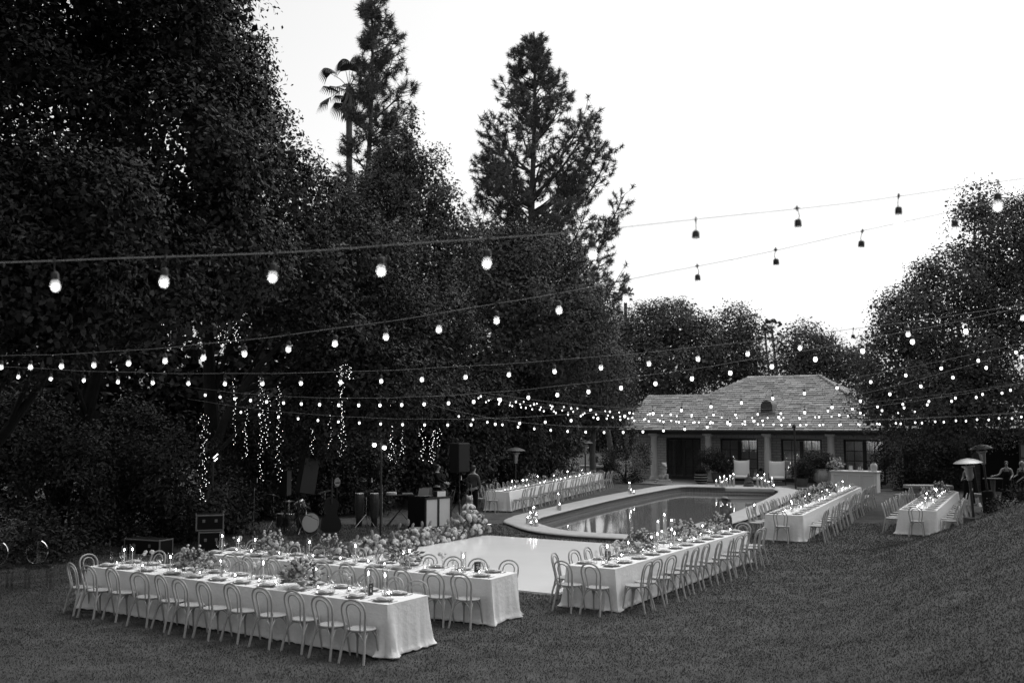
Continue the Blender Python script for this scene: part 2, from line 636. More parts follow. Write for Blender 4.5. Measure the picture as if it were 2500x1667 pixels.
wm_.box((-1.85, 5.6, 1.5), (0.3, 8.2, 3.0)).box((14.05, 5.6, 1.5), (0.3, 8.2, 3.0)).box((6.1, 9.85, 1.5), (16.2, 0.3, 3.0))
wm_.ob('wall', M_brick, house, angle=0)
MB().box((6.1, 4.5, 1.5), (15.8, 0.1, 2.98)).box((6.1, 3.0, 0.02), (15.8, 3.2, 0.06)).ob('room_wall', M_room, house, angle=0)
MB().box((6.1, 4.6, 2.985), (17.0, 11.2, 0.05)).ob('soffit', M_trim, house, angle=0)
pane_me = MB().box((0, 0, 0), (1, 0.012, 1)).mesh('pane', 0)
pane_me.materials.append(M_pane)
for wi, (a, b, z0, z1) in enumerate(openings):
    nm = 'door' if wi == 0 else 'window'
    w = bpy.data.objects.new(nm, None); COL.objects.link(w); w.parent = house; w.location = ((a + b) / 2, WY + 0.14, z0)
    W, H = b - a, z1 - z0
    fr = MB()
    t = 0.11
    fr.box((-W / 2 + t / 2, 0, H / 2), (t, 0.14, H), 0.01).box((W / 2 - t / 2, 0, H / 2), (t, 0.14, H), 0.01)
    fr.box((0, 0, H - t / 2), (W - 2 * t - .004, 0.138, t), 0.01).box((0, 0, 0.10), (W - 2 * t - .004, 0.138, 0.2), 0.01).box((0, 0, H / 2 + .04), (0.2, 0.13, H - .33), 0.01)
    fr.ob('frame', M_trim, w)
    mu = MB()
    lw_ = (W - 2 * t - 0.2) / 2
    rows = 4
    hh = (H - t - 0.2) / rows
    for sd_ in (-1, 1):
        cxl = sd_ * (0.1 + lw_ / 2)
        mu.box((cxl, 0, 0.2 + (H - t - .2) / 2), (0.035, 0.05, H - t - .2))
        for k in range(1, rows):
            mu.box((cxl, 0, 0.2 + hh * k), (lw_, 0.046, 0.035))
        for k in range(rows):
            for h2 in (-1, 1):
                p = obj('pane', pane_me, M_pane, w, (cxl + h2 * lw_ / 4, 0.0, 0.2 + hh * (k + .5)))
                p.scale = (lw_ / 2 - 0.035, 1, hh - 0.035)
    mu.ob('mullion', M_trim, w, angle=0)
    if wi:
        cu = MB()
        nn = 40
        for k in range(nn):
            xa, xb = -W * .0 + 0.08 + (lw_ + .02) * k / nn, 0.08 + (lw_ + .02) * (k + 1) / nn
            ya, yb = 0.25 + 0.03 * math.sin(k * 1.1), 0.25 + 0.03 * math.sin((k + 1) * 1.1)
            zb0, zb1 = H - 0.72 - 0.06 * math.sin(k * .4), H - 0.72 - 0.06 * math.sin((k + 1) * .4)
            cu.add([(xa, ya, zb0), (xb, yb, zb1), (xb, yb, H - .05), (xa, ya, H - .05)], [(0, 1, 2, 3)])
        cu.ob('curtain', M_curtain, w)
        MB().box((0.6, 0.75, H + .2), (0.9, 0.3, 0.06), 0.01).ob('added_light_box', M_addlight, w)  # unseen glowing box added to brighten curtain and room
# columns
M_col = mat('column_stone', 0.62, 0.8, 0.2, 0.08, 5)
col_me = MB().lathe([(0.30, 0.0), (0.30, 0.07), (0.27, 0.08), (0.285, 0.13), (0.26, 0.18), (0.215, 0.20), (0.215, 0.5), (0.21, 1.4), (0.185, 2.45), (0.185, 2.5), (0.205, 2.53), (0.19, 2.56), (0.23, 2.62), (0.25, 2.64)], 20).box((0, 0, 2.70), (0.54, 0.54, 0.12), 0.01).box((0, 0, -0.04), (0.66, 0.66, 0.1), 0.01).mesh('column')
col_me.materials.append(M_col)
for s_ in (0.0, 3.43, 6.95, 10.5, 14.0):
    obj('column', col_me, M_col, house, (s_, 0, 0.06))
M_beam = mat('eave_board', 0.07, 0.7)
MB().box((6.1, 0, 2.88), (16.8, 0.42, 0.22), 0.01).ob('beam', M_beam, house)
MB().box((6.15, -0.64, 2.98), (16.6, 0.12, 0.16), 0.03).ob('gutter', M_beam, house)
# roof
TP = math.tan(math.radians(30)); C30 = math.cos(math.radians(30)); S30 = 0.5
roof = bpy.data.objects.new('roof', None); COL.objects.link(roof); roof.parent = house
def rp(s_, k, up=0.0):
    return Vector((s_, -0.6 + k * C30 - up * S30, 3.0 + k * S30 + up * C30))
KM, KL = 6.47, 4.27
zr, zl = 3.0 + KM * .5, 3.0 + KL * .5
dk = MB()
A = [rp(-2.1, 0), rp(14.4, 0), rp(8.8, KM), rp(4.2, KM), rp(2.3, KL), rp(-1.75, KL)]
dk.add(A, [tuple(range(6))])
dk.add([(14.4, -.6, 3), (14.4, 10.6, 3), (8.8, 5.0, zr)], [(0, 1, 2)])
dk.add([(4.2, 5, zr), (8.8, 5, zr), (14.4, 10.6, 3), (-1.4, 10.6, 3)], [(0, 1, 2, 3)])
dk.add([(4.2, 5, zr), (-1.4, 10.6, 3), (-1.4, 6.8, 3), (2.3, 3.1, zl)], [(0, 1, 2, 3)])
dk.add([(-1.75, 3.1, zl), (2.3, 3.1, zl), (-1.4, 6.8, 3), (-2.1, 6.8, 3)], [(0, 1, 2, 3)])
dk.add([(-2.1, -.6, 3), (-1.75, 3.1, zl), (-2.1, 6.8, 3)], [(0, 1, 2)])
M_deck = mat('roof_deck', 0.06, 0.9)
dk.ob('roof_deck', M_deck, roof, angle=0)
shm = []
for i, c in enumerate((0.30, 0.36, 0.43, 0.24)):
    th = (0.055, 0.065, 0.06, 0.045)[i]
    b_ = MB().add([(-.5, 0, 0), (.5, 0, 0), (.5, 1, 0), (-.5, 1, 0), (-.5, 0, th), (.5, 0, th), (.5, 1, 0.006), (-.5, 1, 0.006)],
                  [(3, 2, 1, 0), (4, 5, 6, 7), (0, 1, 5, 4), (1, 2, 6, 5), (2, 3, 7, 6), (3, 0, 4, 7)])
    me = b_.mesh('shingle', 0)
    me.materials.append(mat('shingle_%d' % i, c, 0.9, 0.1, 0.25, 9, coords='Object'))
    shm.append(me)
EX = 0.255
sh_list = []
RM = Matrix.Rotation(math.radians(30), 3, 'X')
row = 0
k = 0.0
while k < KM - 0.05:
    lo = -2.1 + .35 * k / KL if k < KL - .1 else -1.4 + k * C30
    hi = 14.4 - k * C30
    s_ = lo + R.uniform(0, .1)
    while s_ < hi - 0.08:
        w = min(R.choice((.28, .36, .42, .5, .6, .66)), hi - s_)
        sh_list.append((s_ + w / 2, k + R.uniform(-.025, .015) - (0.06 if row == 0 else 0), w - 0.025, R.choice((0, 0, 1, 1, 2, 3)), R.uniform(-1, 1)))
        s_ += w
    k += EX; row += 1
order = sorted(range(len(sh_list)), key=lambda i: abs(sh_list[i][0] - 5.5) * 0.5 + sh_list[i][1])
picked = set(order[:300])
rest = [MB() for _ in range(4)]
for i, (s_, k, w, mi, jit) in enumerate(sh_list):
    p = rp(s_, k, 0.012 + 0.006 * abs(jit))
    ang = math.radians(30) - 0.02 - 0.02 * jit
    if i in picked:
        o = obj('shingle', shm[mi], None, roof, p)
        o.rotation_euler = (ang, 0, 0.012 * jit)
        o.scale = (w, 0.37, 1)
    else:
        Mx = Matrix.Translation(p) @ Matrix.Rotation(ang, 4, 'X') @ Matrix.Diagonal((w, .37, 1, 1))
        rest[mi].add([Mx @ v.co for v in shm[mi].vertices], [tuple(f.vertices) for f in shm[mi].polygons])
# the hip end, seen at a slant
k = 0.0
while k < KM - .05:
    lo, hi = -0.6 + k * C30, 10.6 - k * C30
    y_ = lo
    while y_ < hi - .1:
        w = min(R.uniform(.4, .8), hi - y_)
        mi = R.randrange(4)
        Mx = Matrix.Translation((14.4 - k * C30 + .015, y_ + w / 2, 3.0 + k * .5 + .02)) @ Matrix.Rotation(math.radians(90), 4, 'Z') @ Matrix.Rotation(math.radians(30) - .02, 4, 'X') @ Matrix.Diagonal((w, .37, 1, 1))
        rest[mi].add([Mx @ v.co for v in shm[mi].vertices], [tuple(f.vertices) for f in shm[mi].polygons])
        y_ += w
    k += EX
for mi in range(4):
    o = rest[mi].ob('shingle_field', shm[mi].materials[0], roof, angle=0)
    o['kind'] = 'stuff'
rc = MB()
for a_, b_ in ((rp(4.2, KM), rp(8.8, KM)), (rp(8.8, KM), rp(14.4, 0)), (rp(4.2, KM), rp(2.3, KL)), (rp(-1.75, KL), rp(2.3, KL))):
    rc.tube([a_, b_], 0.07, 6)
rc.ob('ridge_cap', shm[0].materials[0], roof)
# arched louvre vent
vent = bpy.data.objects.new('roof_vent', None); COL.objects.link(vent); vent.parent = house; vent.location = rp(6.7, 1.9)
M_lead = mat('lead_sheet', 0.16, 0.6, 0.4)
vb = MB()
arc_ = [(-.34, 0)] + [(-.34 * math.cos(a), .55 + .34 * math.sin(a)) for a in np.linspace(0, math.pi, 13)] + [(.34, 0)]
nv = len(arc_)
for y_ in (-0.25, 1.1):
    vb.v += [(x, y_, z + (-.1)) for x, z in arc_]
vb.f += [(i, i + 1, nv + i + 1, nv + i) for i in range(nv - 1)]
vb.ob('vent_hood', M_lead, vent, angle=40)
MB().box((0, .25, -.02), (1.0, 1.0, .26), .03).ob('vent_base', M_lead, vent)
MB().add([(x * .93, -0.2, z - .1) for x, z in arc_], [tuple(range(nv))]).ob('vent_opening', M_blackmat, vent, angle=0)
for j in range(7):
    z = 0.08 + j * .105
    hw = .31 if z < .5 else .31 * math.sqrt(max(0.05, 1 - ((z - .5) / .36) ** 2))
    MB().box((0, -.23, z), (hw * 2, .02, .06), 0, M=Matrix.Rotation(math.radians(25), 3, 'X')).ob('louvre', M_lead, vent, angle=0)
# terrace in front of the house
tm = MB()
tq = [(-1.4, 1.1), (14.2, 1.1), (14.2, -3.2), (9, -4.3), (4, -4.6), (0.6, -4.2), (-1.4, -2.0)]
rot = Matrix.Rotation(HA, 3, 'Z')
tpts = [(rot @ Vector((x, y, 0)) + Vector((8.6, 60.6, 0))) for x, y in tq]
tm.add([(p.x, p.y, 0.06) for p in tpts] + [(p.x, p.y, -0.05) for p in tpts], [tuple(range(6, -1, -1))] + [(i, (i + 1) % 7, 7 + (i + 1) % 7, 7 + i) for i in range(7)])
tag(tm.ob('terrace', mat('terrace_paving', 0.20, 0.85, 0.2, 0.2, 1.2), angle=0), kind='structure')

# side building behind the tree on the right
annex = thing('brick_annex', 'dark brick garden building with arched doorway behind the heaters', 'building', (24.2, 50.0, 0), math.radians(-31))
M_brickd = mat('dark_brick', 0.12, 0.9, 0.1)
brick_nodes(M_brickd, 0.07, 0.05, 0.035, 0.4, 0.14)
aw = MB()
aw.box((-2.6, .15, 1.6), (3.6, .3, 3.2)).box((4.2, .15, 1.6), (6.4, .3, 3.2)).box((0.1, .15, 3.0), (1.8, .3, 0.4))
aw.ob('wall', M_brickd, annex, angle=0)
ar = MB()
ar.add([(-5, -.7, 3.1), (9, -.7, 3.1), (9, 3.6, 5.4), (-3, 3.6, 5.4)], [(0, 1, 2, 3)])
rf2 = ar.ob('roof', M_deck, annex, angle=0)
for j in range(14):
    kk = j * .33
    x_ = -5 + .4 * j * .33 / .9
    while x_ < 6:
        w = R.uniform(.3, .7)
        o = obj('shingle', shm[R.randrange(4)], None, rf2, (x_ + w / 2, -.72 + kk * .88, 3.12 + kk * .47))
        o.rotation_euler = (math.radians(27), 0, 0); o.scale = (w - .012, .42, 1)
        x_ += w
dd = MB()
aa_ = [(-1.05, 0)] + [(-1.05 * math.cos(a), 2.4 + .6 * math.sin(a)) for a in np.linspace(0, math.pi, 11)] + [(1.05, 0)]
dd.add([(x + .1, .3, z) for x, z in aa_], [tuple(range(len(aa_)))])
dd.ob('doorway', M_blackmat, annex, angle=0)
wn = MB().box((1.55, -.03, 1.7), (1.1, .1, 1.5), .01).ob('window', M_trim, annex)
for ix in (-1, 1):
    for iz in (-1, 1):
        MB().box((1.55 + ix * .25, -.09, 1.7 + iz * .34), (.42, .02, .6)).ob('pane', mat('grey_pane', .18, .1, .5), wn, angle=0)
# ---------------------------------------------------------------- trees and bushes
def nrm(a):
    return a / np.maximum(np.linalg.norm(a, axis=-1, keepdims=True), 1e-9)

def blob_clumps(blobs, dens, back=0.45, depth=0.16, jag=0.13, floor=None, cl=0.0):
    C, D = [], []
    for bi, (c, r) in enumerate(blobs):
        c = np.array(c, float); r = np.array(r, float)
        a, b, d = r
        area = 4 * math.pi * (((a * b) ** 1.6 + (a * d) ** 1.6 + (b * d) ** 1.6) / 3) ** (1 / 1.6)
        n = int(area * dens * 4.2)
        per = 1
        if cl:
            nc = max(6, int(area / (cl * cl * 1.9)))
            per = max(3, n // nc)
            n = nc
        u = nrm(G.normal(size=(n, 3)))
        u = u[(u[:, 1] < 0.25) | (G.random(n) < back)]
        n = len(u)
        ph = G.random(6) * 6.28
        lump = (np.sin(u[:, 0] * 5 + ph[0]) * np.sin(u[:, 1] * 5 + ph[1]) + np.sin(u[:, 2] * 6 + ph[2]) * np.sin(u[:, 0] * 9 + ph[3]) * .7)
        rad = 1 + jag * lump - np.abs(G.normal(0, depth, n))
        P = c + u * r * rad[:, None]
        ok = np.ones(n, bool)
        for bj, (c2, r2) in enumerate(blobs):
            if bj != bi:
                ok &= (((P - np.array(c2)) / np.array(r2)) ** 2).sum(1) > 0.62
        P = P[ok]; u = nrm(u[ok] / r * r.min())
        if cl:                               # each clump a loose dome of sprigs that faces outwards and up
            sz = np.repeat(cl * (0.55 + 0.75 * G.random((len(P), 1))), per, 0)
            P = np.repeat(P, per, 0); u = np.repeat(u, per, 0)
            w = nrm(G.normal(size=P.shape) + u * 0.55 + np.array([0, 0, 0.55]))
            P = P + w * sz * (0.55 + 0.5 * G.random((len(P), 1))) * np.array([1, 1, 0.8])
            u = nrm(w * 0.8 + u * 0.3 + np.array([0, 0, 0.2]))
        if floor is not None:
            k = P[:, 2] > floor
            P, u = P[k], u[k]
        C.append(P); D.append(u)
    return np.vstack(C), np.vstack(D)

def leaf_mesh(name, C, D, per, spread, ll, lw, droop=0.0, upb=0.25, along=0.8, raw=False):
    n = len(C) * per
    Cr = np.repeat(C, per, 0); Dr = np.repeat(D, per, 0)
    P = Cr + np.clip(G.normal(0, 1, (n, 3)), -1.5, 1.5) * spread
    nv = nrm(Dr + G.normal(0, 0.42, (n, 3)) + np.array([0, 0, upb * .6]))      # leaves lie roughly across the clump's outward direction
    tv = nrm(np.cross(nv, G.normal(size=(n, 3))))
    d = nrm(tv + Dr * 0.45 * along + np.array([0, 0, -droop]))
    s = nrm(np.cross(nv, d))
    L = ll * .85 * (0.65 + 0.7 * G.random((n, 1))); W = lw * 1.15 * (0.7 + 0.6 * G.random((n, 1)))
    q = np.empty((n, 4, 3))
    q[:, 0] = P
    mid = P + d * L * 0.5
    nn = np.cross(d, s) * W * 0.18
    q[:, 1] = mid + s * W * 0.5 + nn
    q[:, 2] = P + d * L
    q[:, 3] = mid - s * W * 0.5 + nn
    if raw: return q
    return np_mesh(name, q.reshape(-1, 3), np.arange(n * 4).reshape(-1, 4))

NTRI = [0]
def pxblobs(Y, L, zf=1.0):                    # blobs given as photo centre and radii, set at distance Y with real depth
    out = []
    for b in L:
        px, py, rx, ry = b[:4]
        yy = Y + (b[4] if len(b) > 4 else 0)
        c = atY(px, py, yy)
        k = yy / F
        out.append(((c.x, c.y, c.z), (rx * k, rx * k * zf, ry * k)))
    return out

def tree(name, label, base, blobs, dens, per, spread, ll, lw, leafm, trunk_r=0.3, bark=None, droop=0.0, group=None, top=None, cat='tree', lean=None, jag=.13, depth=.16, back=.45, nlimb=7, fork=0.45, upb=.25, core=.84, cl=.6):
    t = thing(name, label, cat, (base[0], base[1], 0), 0, group)
    bark = bark or M_bark
    o = Vector((base[0], base[1], 0))
    cz = sorted(blobs, key=lambda b: b[0][2])
    tp = Vector(top) if top else Vector(cz[-1][0])
    pts = []
    for i in range(9):
        f = i / 8
        p = o.lerp(tp, f)
        if lean: p += Vector(lean) * math.sin(f * math.pi) 
        p += Vector((math.sin(f * 5 + base[0]) * .15, math.cos(f * 4 + base[1]) * .15, 0)) * min(1, f * 3)
        pts.append(p - o)
    pts[0].z = -0.15
    MB().tube(pts, [trunk_r * (1.25 if i == 0 else 1) * (1 - .115 * i) for i in range(9)], 10).ob('trunk', bark, t)
    lm = MB()
    for (c, r) in blobs[:nlimb]:
        c = Vector(c) - o
        st = pts[min(7, max(2, int(8 * fork * R.uniform(.8, 1.3))))]
        if c.z < st.z: st = pts[2]
        mid = st.lerp(c, .5) + Vector((R.uniform(-.4, .4), R.uniform(-.4, .4), R.uniform(-.2, .5)))
        cs = spline([st, mid, c], 4)
        lm.tube(cs, [trunk_r * (.34 - .035 * i) for i in range(len(cs))], 7)
        for _ in range(4):
            e = c + Vector((R.uniform(-1, 1) * r[0], R.uniform(-1, 1) * r[1], R.uniform(-.3, 1) * r[2])) * .8
            m2 = c.lerp(e, .5) + Vector((0, 0, .2))
            lm.tube([c * .7 + st * .3, m2, e], [trunk_r * .1, trunk_r * .07, trunk_r * .03], 5)
    lm.ob('limb', bark, t)
    Cc, Dd = blob_clumps([((Vector(c) - o)[:], r) for c, r in blobs], dens, back, depth, jag, floor=0.1, cl=cl)
    q1 = leaf_mesh('crown', Cc, Dd, per, spread, ll, lw, droop, upb, raw=True)
    if core:                                 # coarser leaves deeper in the crown close it
        C2, D2 = blob_clumps([((Vector(c) - o)[:], tuple(x * core for x in r)) for c, r in blobs], dens * .33, .2, .08, .04, floor=0.1)
        q1 = np.vstack([q1, leaf_mesh('crown', C2, D2, per, spread * 1.6, ll * 1.45, lw * 2.2, droop, upb, raw=True)])
    me = np_mesh('crown', q1.reshape(-1, 3), np.arange(len(q1) * 4).reshape(-1, 4))
    NTRI[0] += 2 * len(me.polygons)
    obj('crown', me, leafm, t)
    return t

def bush(name, label, blobs, dens, per, spread, ll, lw, leafm, droop=0.0, group=None, cat='bush', back=.4, cl=.35):
    c0 = blobs[0][0]
    o = Vector((c0[0], c0[1], 0))
    t = thing(name, label, cat, o, 0, group)
    sm = MB()
    for k in range(5):
        b = R.choice(blobs)[0]
        sm.tube([(R.uniform(-.2, .2), R.uniform(-.2, .2), -.1), ((Vector(b) - o) * .5 + Vector((0, 0, .1))), Vector(b) - o], [.06, .04, .02], 6)
    sm.ob('stem', M_barkd, t)
    Cc, Dd = blob_clumps([((Vector(c) - o)[:], r) for c, r in blobs], dens, back, .14, .12, floor=0.03, cl=cl)
    me = leaf_mesh('foliage', Cc, Dd, per, spread, ll, lw, droop)
    NTRI[0] += 2 * len(me.polygons)
    obj('foliage', me, leafm, t)
    return t

g = at(120, 1330).xy
tree('broadleaf_tree', 'huge dark broadleaf tree towering at the lawn edge beside the stacked cases', (-13.8, 30.0), pxblobs(24, [
    (190, -60, 400, 300), (430, 130, 200, 210), (100, 300, 280, 250, -1), (440, 380, 250, 200), (150, 600, 260, 170, -3), (330, 720, 230, 130, -1), (520, 620, 160, 150)]),
    8.5, 12, .22, .155, .053, M_leafA, .26, droop=.1, lean=(1.2, 0, 0), bark=M_barkd, jag=.2, back=.1, cl=.75, core=.82)
tree('broadleaf_tree', 'smaller broadleaf tree leaning over the road cases', (-14.0, 23.0), pxblobs(20, [(40, 760, 190, 150), (-60, 560, 200, 200), (240, 540, 130, 110)]),
    9, 13, .2, .14, .05, M_leafA, .2, bark=M_barkd, top=(-8.6, 21, 6.5), jag=.2, back=.1, cl=.6)
tree('evergreen_tree', 'tall dark evergreen whose edge slopes down towards the palm', (-9.0, 31.0), pxblobs(30, [
    (480, 50, 110, 160), (540, 220, 120, 150), (610, 380, 120, 140), (670, 510, 140, 130), (610, 620, 170, 150), (730, 680, 120, 110)]),
    8.5, 11, .24, .165, .052, M_leafA, .26, bark=M_barkd, jag=.18, back=.1)
tree('spreading_tree', 'spreading tree with long bare leaning limb hung with fairy lights', (-9.3, 29.5), pxblobs(31, [
    (860, 640, 120, 110, 2), (900, 770, 140, 100, 2), (980, 870, 130, 90, 2), (820, 860, 120, 80), (920, 960, 150, 70), (1060, 800, 90, 90, 3), (790, 1030, 110, 60)]),
    8, 11, .24, .15, .045, M_leafA, .2, bark=M_barkd, lean=(-.6, 0, .8), top=tuple(atY(800, 730, 30)), jag=.2, back=.3)
tree('podocarpus_tree', 'rounded dense evergreen between the slim pine and the broad pine', (-4.6, 42.0), pxblobs(42, [
    (1000, 325, 26, 42), (976, 390, 44, 42), (1036, 420, 44, 48), (940, 455, 58, 48), (1066, 500, 52, 58), (1008, 510, 80, 58), (880, 560, 92, 84), (1108, 620, 58, 84), (1000, 640, 124, 84), (960, 720, 145, 90), (832, 520, 50, 70)]),
    8, 10, .22, .16, .055, M_leafC, .26, jag=.3, back=.1, cl=.42, core=.76, nlimb=11)
tree('podocarpus_tree', 'dense lobed evergreen standing in front of the broad pine', (0.6, 47.0), pxblobs(47, [
    (1180, 640, 80, 70), (1300, 650, 100, 70), (1240, 740, 150, 90), (1370, 730, 80, 80), (1150, 760, 110, 100), (1330, 820, 140, 110), (1200, 850, 150, 110), (1420, 830, 80, 100)]),
    6.5, 10, .28, .18, .06, M_leafC, .3, jag=.22, back=.1, cl=.65)
tree('evergreen_tree', 'leafy evergreen beside the pool house roof, behind the far table', (4.6, 56.0), pxblobs(56, [
    (1440, 900, 70, 90), (1400, 970, 90, 80), (1480, 960, 60, 80), (1340, 960, 90, 90)]), 5, 9, .3, .2, .06, M_leafC, .22, jag=.2)

# bushes that close the garden behind the band and the far table
BW = 'big leafy bushes walling in the lawn'
for i, (Y, L, lab) in enumerate([
    (41, [(1010, 1090, 90, 110), (1060, 1000, 80, 80)], 'tall drooping bush behind the disc jockey booth'),
    (43, [(1120, 1080, 90, 110), (1150, 990, 90, 80)], 'tall drooping bush behind the man in the grey jacket'),
    (47, [(1230, 1070, 90, 110), (1220, 970, 100, 80)], 'tall drooping bush behind the heater at the far table'),
    (50, [(1320, 1070, 80, 110), (1310, 990, 80, 70)], 'tall bush behind the far table next to the stone counter')]):
    bush('leafy_bush', lab, pxblobs(Y, L), 9, 9, .26, .24, .075, M_leafB, droop=.7, group=BW)
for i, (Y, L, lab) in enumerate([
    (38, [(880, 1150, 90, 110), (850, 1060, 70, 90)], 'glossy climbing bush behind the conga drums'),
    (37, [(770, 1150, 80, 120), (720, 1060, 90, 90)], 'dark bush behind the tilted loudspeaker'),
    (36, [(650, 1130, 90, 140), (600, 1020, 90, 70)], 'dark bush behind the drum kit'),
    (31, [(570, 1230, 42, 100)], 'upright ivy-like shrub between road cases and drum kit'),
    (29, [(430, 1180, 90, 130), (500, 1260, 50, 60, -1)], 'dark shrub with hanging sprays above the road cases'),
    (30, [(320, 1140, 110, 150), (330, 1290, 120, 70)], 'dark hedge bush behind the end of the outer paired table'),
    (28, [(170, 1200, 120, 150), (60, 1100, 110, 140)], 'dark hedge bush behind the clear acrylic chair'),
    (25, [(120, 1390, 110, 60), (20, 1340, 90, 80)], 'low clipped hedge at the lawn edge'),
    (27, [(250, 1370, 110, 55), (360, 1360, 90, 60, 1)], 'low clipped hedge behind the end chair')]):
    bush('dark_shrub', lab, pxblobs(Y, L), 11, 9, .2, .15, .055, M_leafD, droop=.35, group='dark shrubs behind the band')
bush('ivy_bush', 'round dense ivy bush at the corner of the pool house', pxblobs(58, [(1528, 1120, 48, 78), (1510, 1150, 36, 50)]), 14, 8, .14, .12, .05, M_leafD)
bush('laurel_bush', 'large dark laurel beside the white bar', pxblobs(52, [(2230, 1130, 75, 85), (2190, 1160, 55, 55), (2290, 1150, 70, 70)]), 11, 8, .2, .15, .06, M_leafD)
bush('shrub_mound', 'low leafy shrub on the slope beside the standing women', pxblobs(33, [(2478, 1238, 30, 22), (2440, 1250, 26, 14, -1), (2530, 1205, 36, 55)]), 20, 8, .1, .09, .04, M_leafB)

# trees behind the house
FARL = 'trees behind the pool house'
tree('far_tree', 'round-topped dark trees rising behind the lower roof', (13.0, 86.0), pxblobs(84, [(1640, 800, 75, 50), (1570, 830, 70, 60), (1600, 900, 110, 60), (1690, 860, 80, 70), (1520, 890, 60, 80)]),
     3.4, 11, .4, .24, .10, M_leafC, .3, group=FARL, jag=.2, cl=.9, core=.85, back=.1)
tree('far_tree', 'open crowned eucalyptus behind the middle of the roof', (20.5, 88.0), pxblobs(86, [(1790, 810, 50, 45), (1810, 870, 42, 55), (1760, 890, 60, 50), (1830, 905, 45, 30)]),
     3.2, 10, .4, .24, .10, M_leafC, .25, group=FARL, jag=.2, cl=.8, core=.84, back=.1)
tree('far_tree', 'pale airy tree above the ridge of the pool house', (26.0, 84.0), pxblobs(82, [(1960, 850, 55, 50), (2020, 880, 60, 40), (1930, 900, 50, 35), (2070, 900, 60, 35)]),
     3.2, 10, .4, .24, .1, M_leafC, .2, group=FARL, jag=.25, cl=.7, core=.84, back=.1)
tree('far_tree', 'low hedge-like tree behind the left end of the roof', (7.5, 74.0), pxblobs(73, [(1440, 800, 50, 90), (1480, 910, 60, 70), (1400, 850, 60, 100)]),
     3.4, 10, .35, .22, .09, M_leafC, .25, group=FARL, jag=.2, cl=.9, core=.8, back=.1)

tree('broadleaf_tree', 'tall dark tree added overhead to darken the lawn corner beside the acrylic chairs', (-14.5, 15.0), [((-11.8, 14.5, 13.8), (5.2, 5.0, 3.0)), ((-8.0, 12.5, 14.0), (4.2, 4.2, 2.4)), ((-14.5, 17.5, 11.5), (4.0, 4.0, 4.0))],
     3, 9, .26, .19, .07, M_leafA, .28, bark=M_barkd, top=(-12.0, 14.5, 13.0), jag=.2, back=.8, cl=.7)  # mostly unseen crown, added to darken the lawn corner below
# darker trees behind the stage close the garden on the left
for i, (x_, y_, h_, lab) in enumerate(((-27, 40, 11, 'dark tree filling the gap beyond the broadleaf crown'), (-20, 44, 12, 'dark tree filling the gap above the road cases'), (-14, 46, 13, 'dark tree filling the gap behind the drum kit'), (-9, 50, 12, 'dark tree filling the gap behind the congas'), (-33, 32, 11, 'dark tree beyond the clear acrylic chairs'), (-24, 30, 9, 'dark tree behind the low clipped hedge'))):
    tree('background_tree', lab, (x_, y_), [((x_, y_, h_ * .55), (4.2, 4, h_ * .42)), ((x_ - 2.5, y_ - 1, h_ * .33), (3.6, 3.4, h_ * .33)), ((x_ + 2.6, y_ - .5, h_ * .36), (3.6, 3.4, h_ * .34))],
         1.0, 8, .4, .38, .17, M_leafD, .22, bark=M_barkd, group='dark trees behind the stage', jag=.2, back=.1, cl=.8)

# unseen trees added beyond the frame to block light from sides and behind
for i, (x_, y_, h_, lab) in enumerate(((-13.6, 8.8, 16, 'unseen dark tree added to shade the lawn next to the leaning broadleaf'), (-14.5, 0.5, 11, 'unseen dark tree added to shade the open foreground'), (10.5, -5.0, 12, 'unseen light-blocking tree added behind the grass slope'), (20.5, 15.5, 11, 'unseen light-blocking tree added behind the shrub on the slope'), (14.0, 3.5, 11, 'unseen light-blocking tree added beside the foreground lawn'), (27.0, 33.0, 11, 'unseen light-blocking tree added beyond the brick annex'), (7.0, -12.0, 10, 'unseen light-blocking tree added facing the pool house across the lawn'), (-9.0, -15.0, 8, 'unseen light-blocking tree added facing the dark trees across the lawn'))):
    tree('added_tree', lab, (x_, y_), [((x_, y_, h_ * .6), (3.8, 3.8, h_ * .40)), ((x_ - 2.2, y_ - 1, h_ * .45), (3.0, 3.0, h_ * .28)), ((x_ + 2.2, y_ + .5, h_ * .45), (3.0, 3.0, h_ * .28))],
         0.8, 8, .4, .40, .19, M_leafB, .22, bark=M_barkd, group='unseen trees added round the lawn', jag=.2, back=1.0, cl=.8)

# tree on the right
tree('shade_tree', 'large airy shade tree spreading over the bar and the heaters', (21.6, 47.0), pxblobs(39, [
    (2440, 610, 110, 100), (2330, 700, 110, 90), (2480, 760, 120, 120), (2230, 790, 105, 85), (2350, 850, 140, 110), (2170, 890, 75, 75), (2260, 960, 140, 80), (2420, 980, 130, 80), (2390, 520, 45, 55), (2560, 560, 110, 100), (2300, 1032, 80, 40), (2125, 985, 42, 36), (2165, 1022, 52, 36)]),
    9.5, 9, .24, .125, .055, M_leafC, .22, core=.72, bark=M_barkd, top=tuple(atY(2330, 760, 39)), jag=.3, depth=.25, nlimb=11, cl=.55)

# pines
def needles(name, tips, dirs, per, ln, w):
    n = len(tips) * per
    T = np.repeat(np.array(tips), per, 0); D = np.repeat(np.array(dirs), per, 0)
    d = nrm(D * 0.35 + G.normal(0, .7, (n, 3)))
    P = T - D * (G.random((n, 1)) * ln * .9)
    s = nrm(np.cross(d, G.normal(size=(n, 3)))) * w * .5
    L = ln * (.7 + .5 * G.random((n, 1)))
    q = np.empty((n, 3, 3))
    q[:, 0] = P - s; q[:, 1] = P + s; q[:, 2] = P + d * L
    NTRI[0] += n
    return np_mesh(name, q.reshape(-1, 3), np.arange(n * 3).reshape(-1, 3))

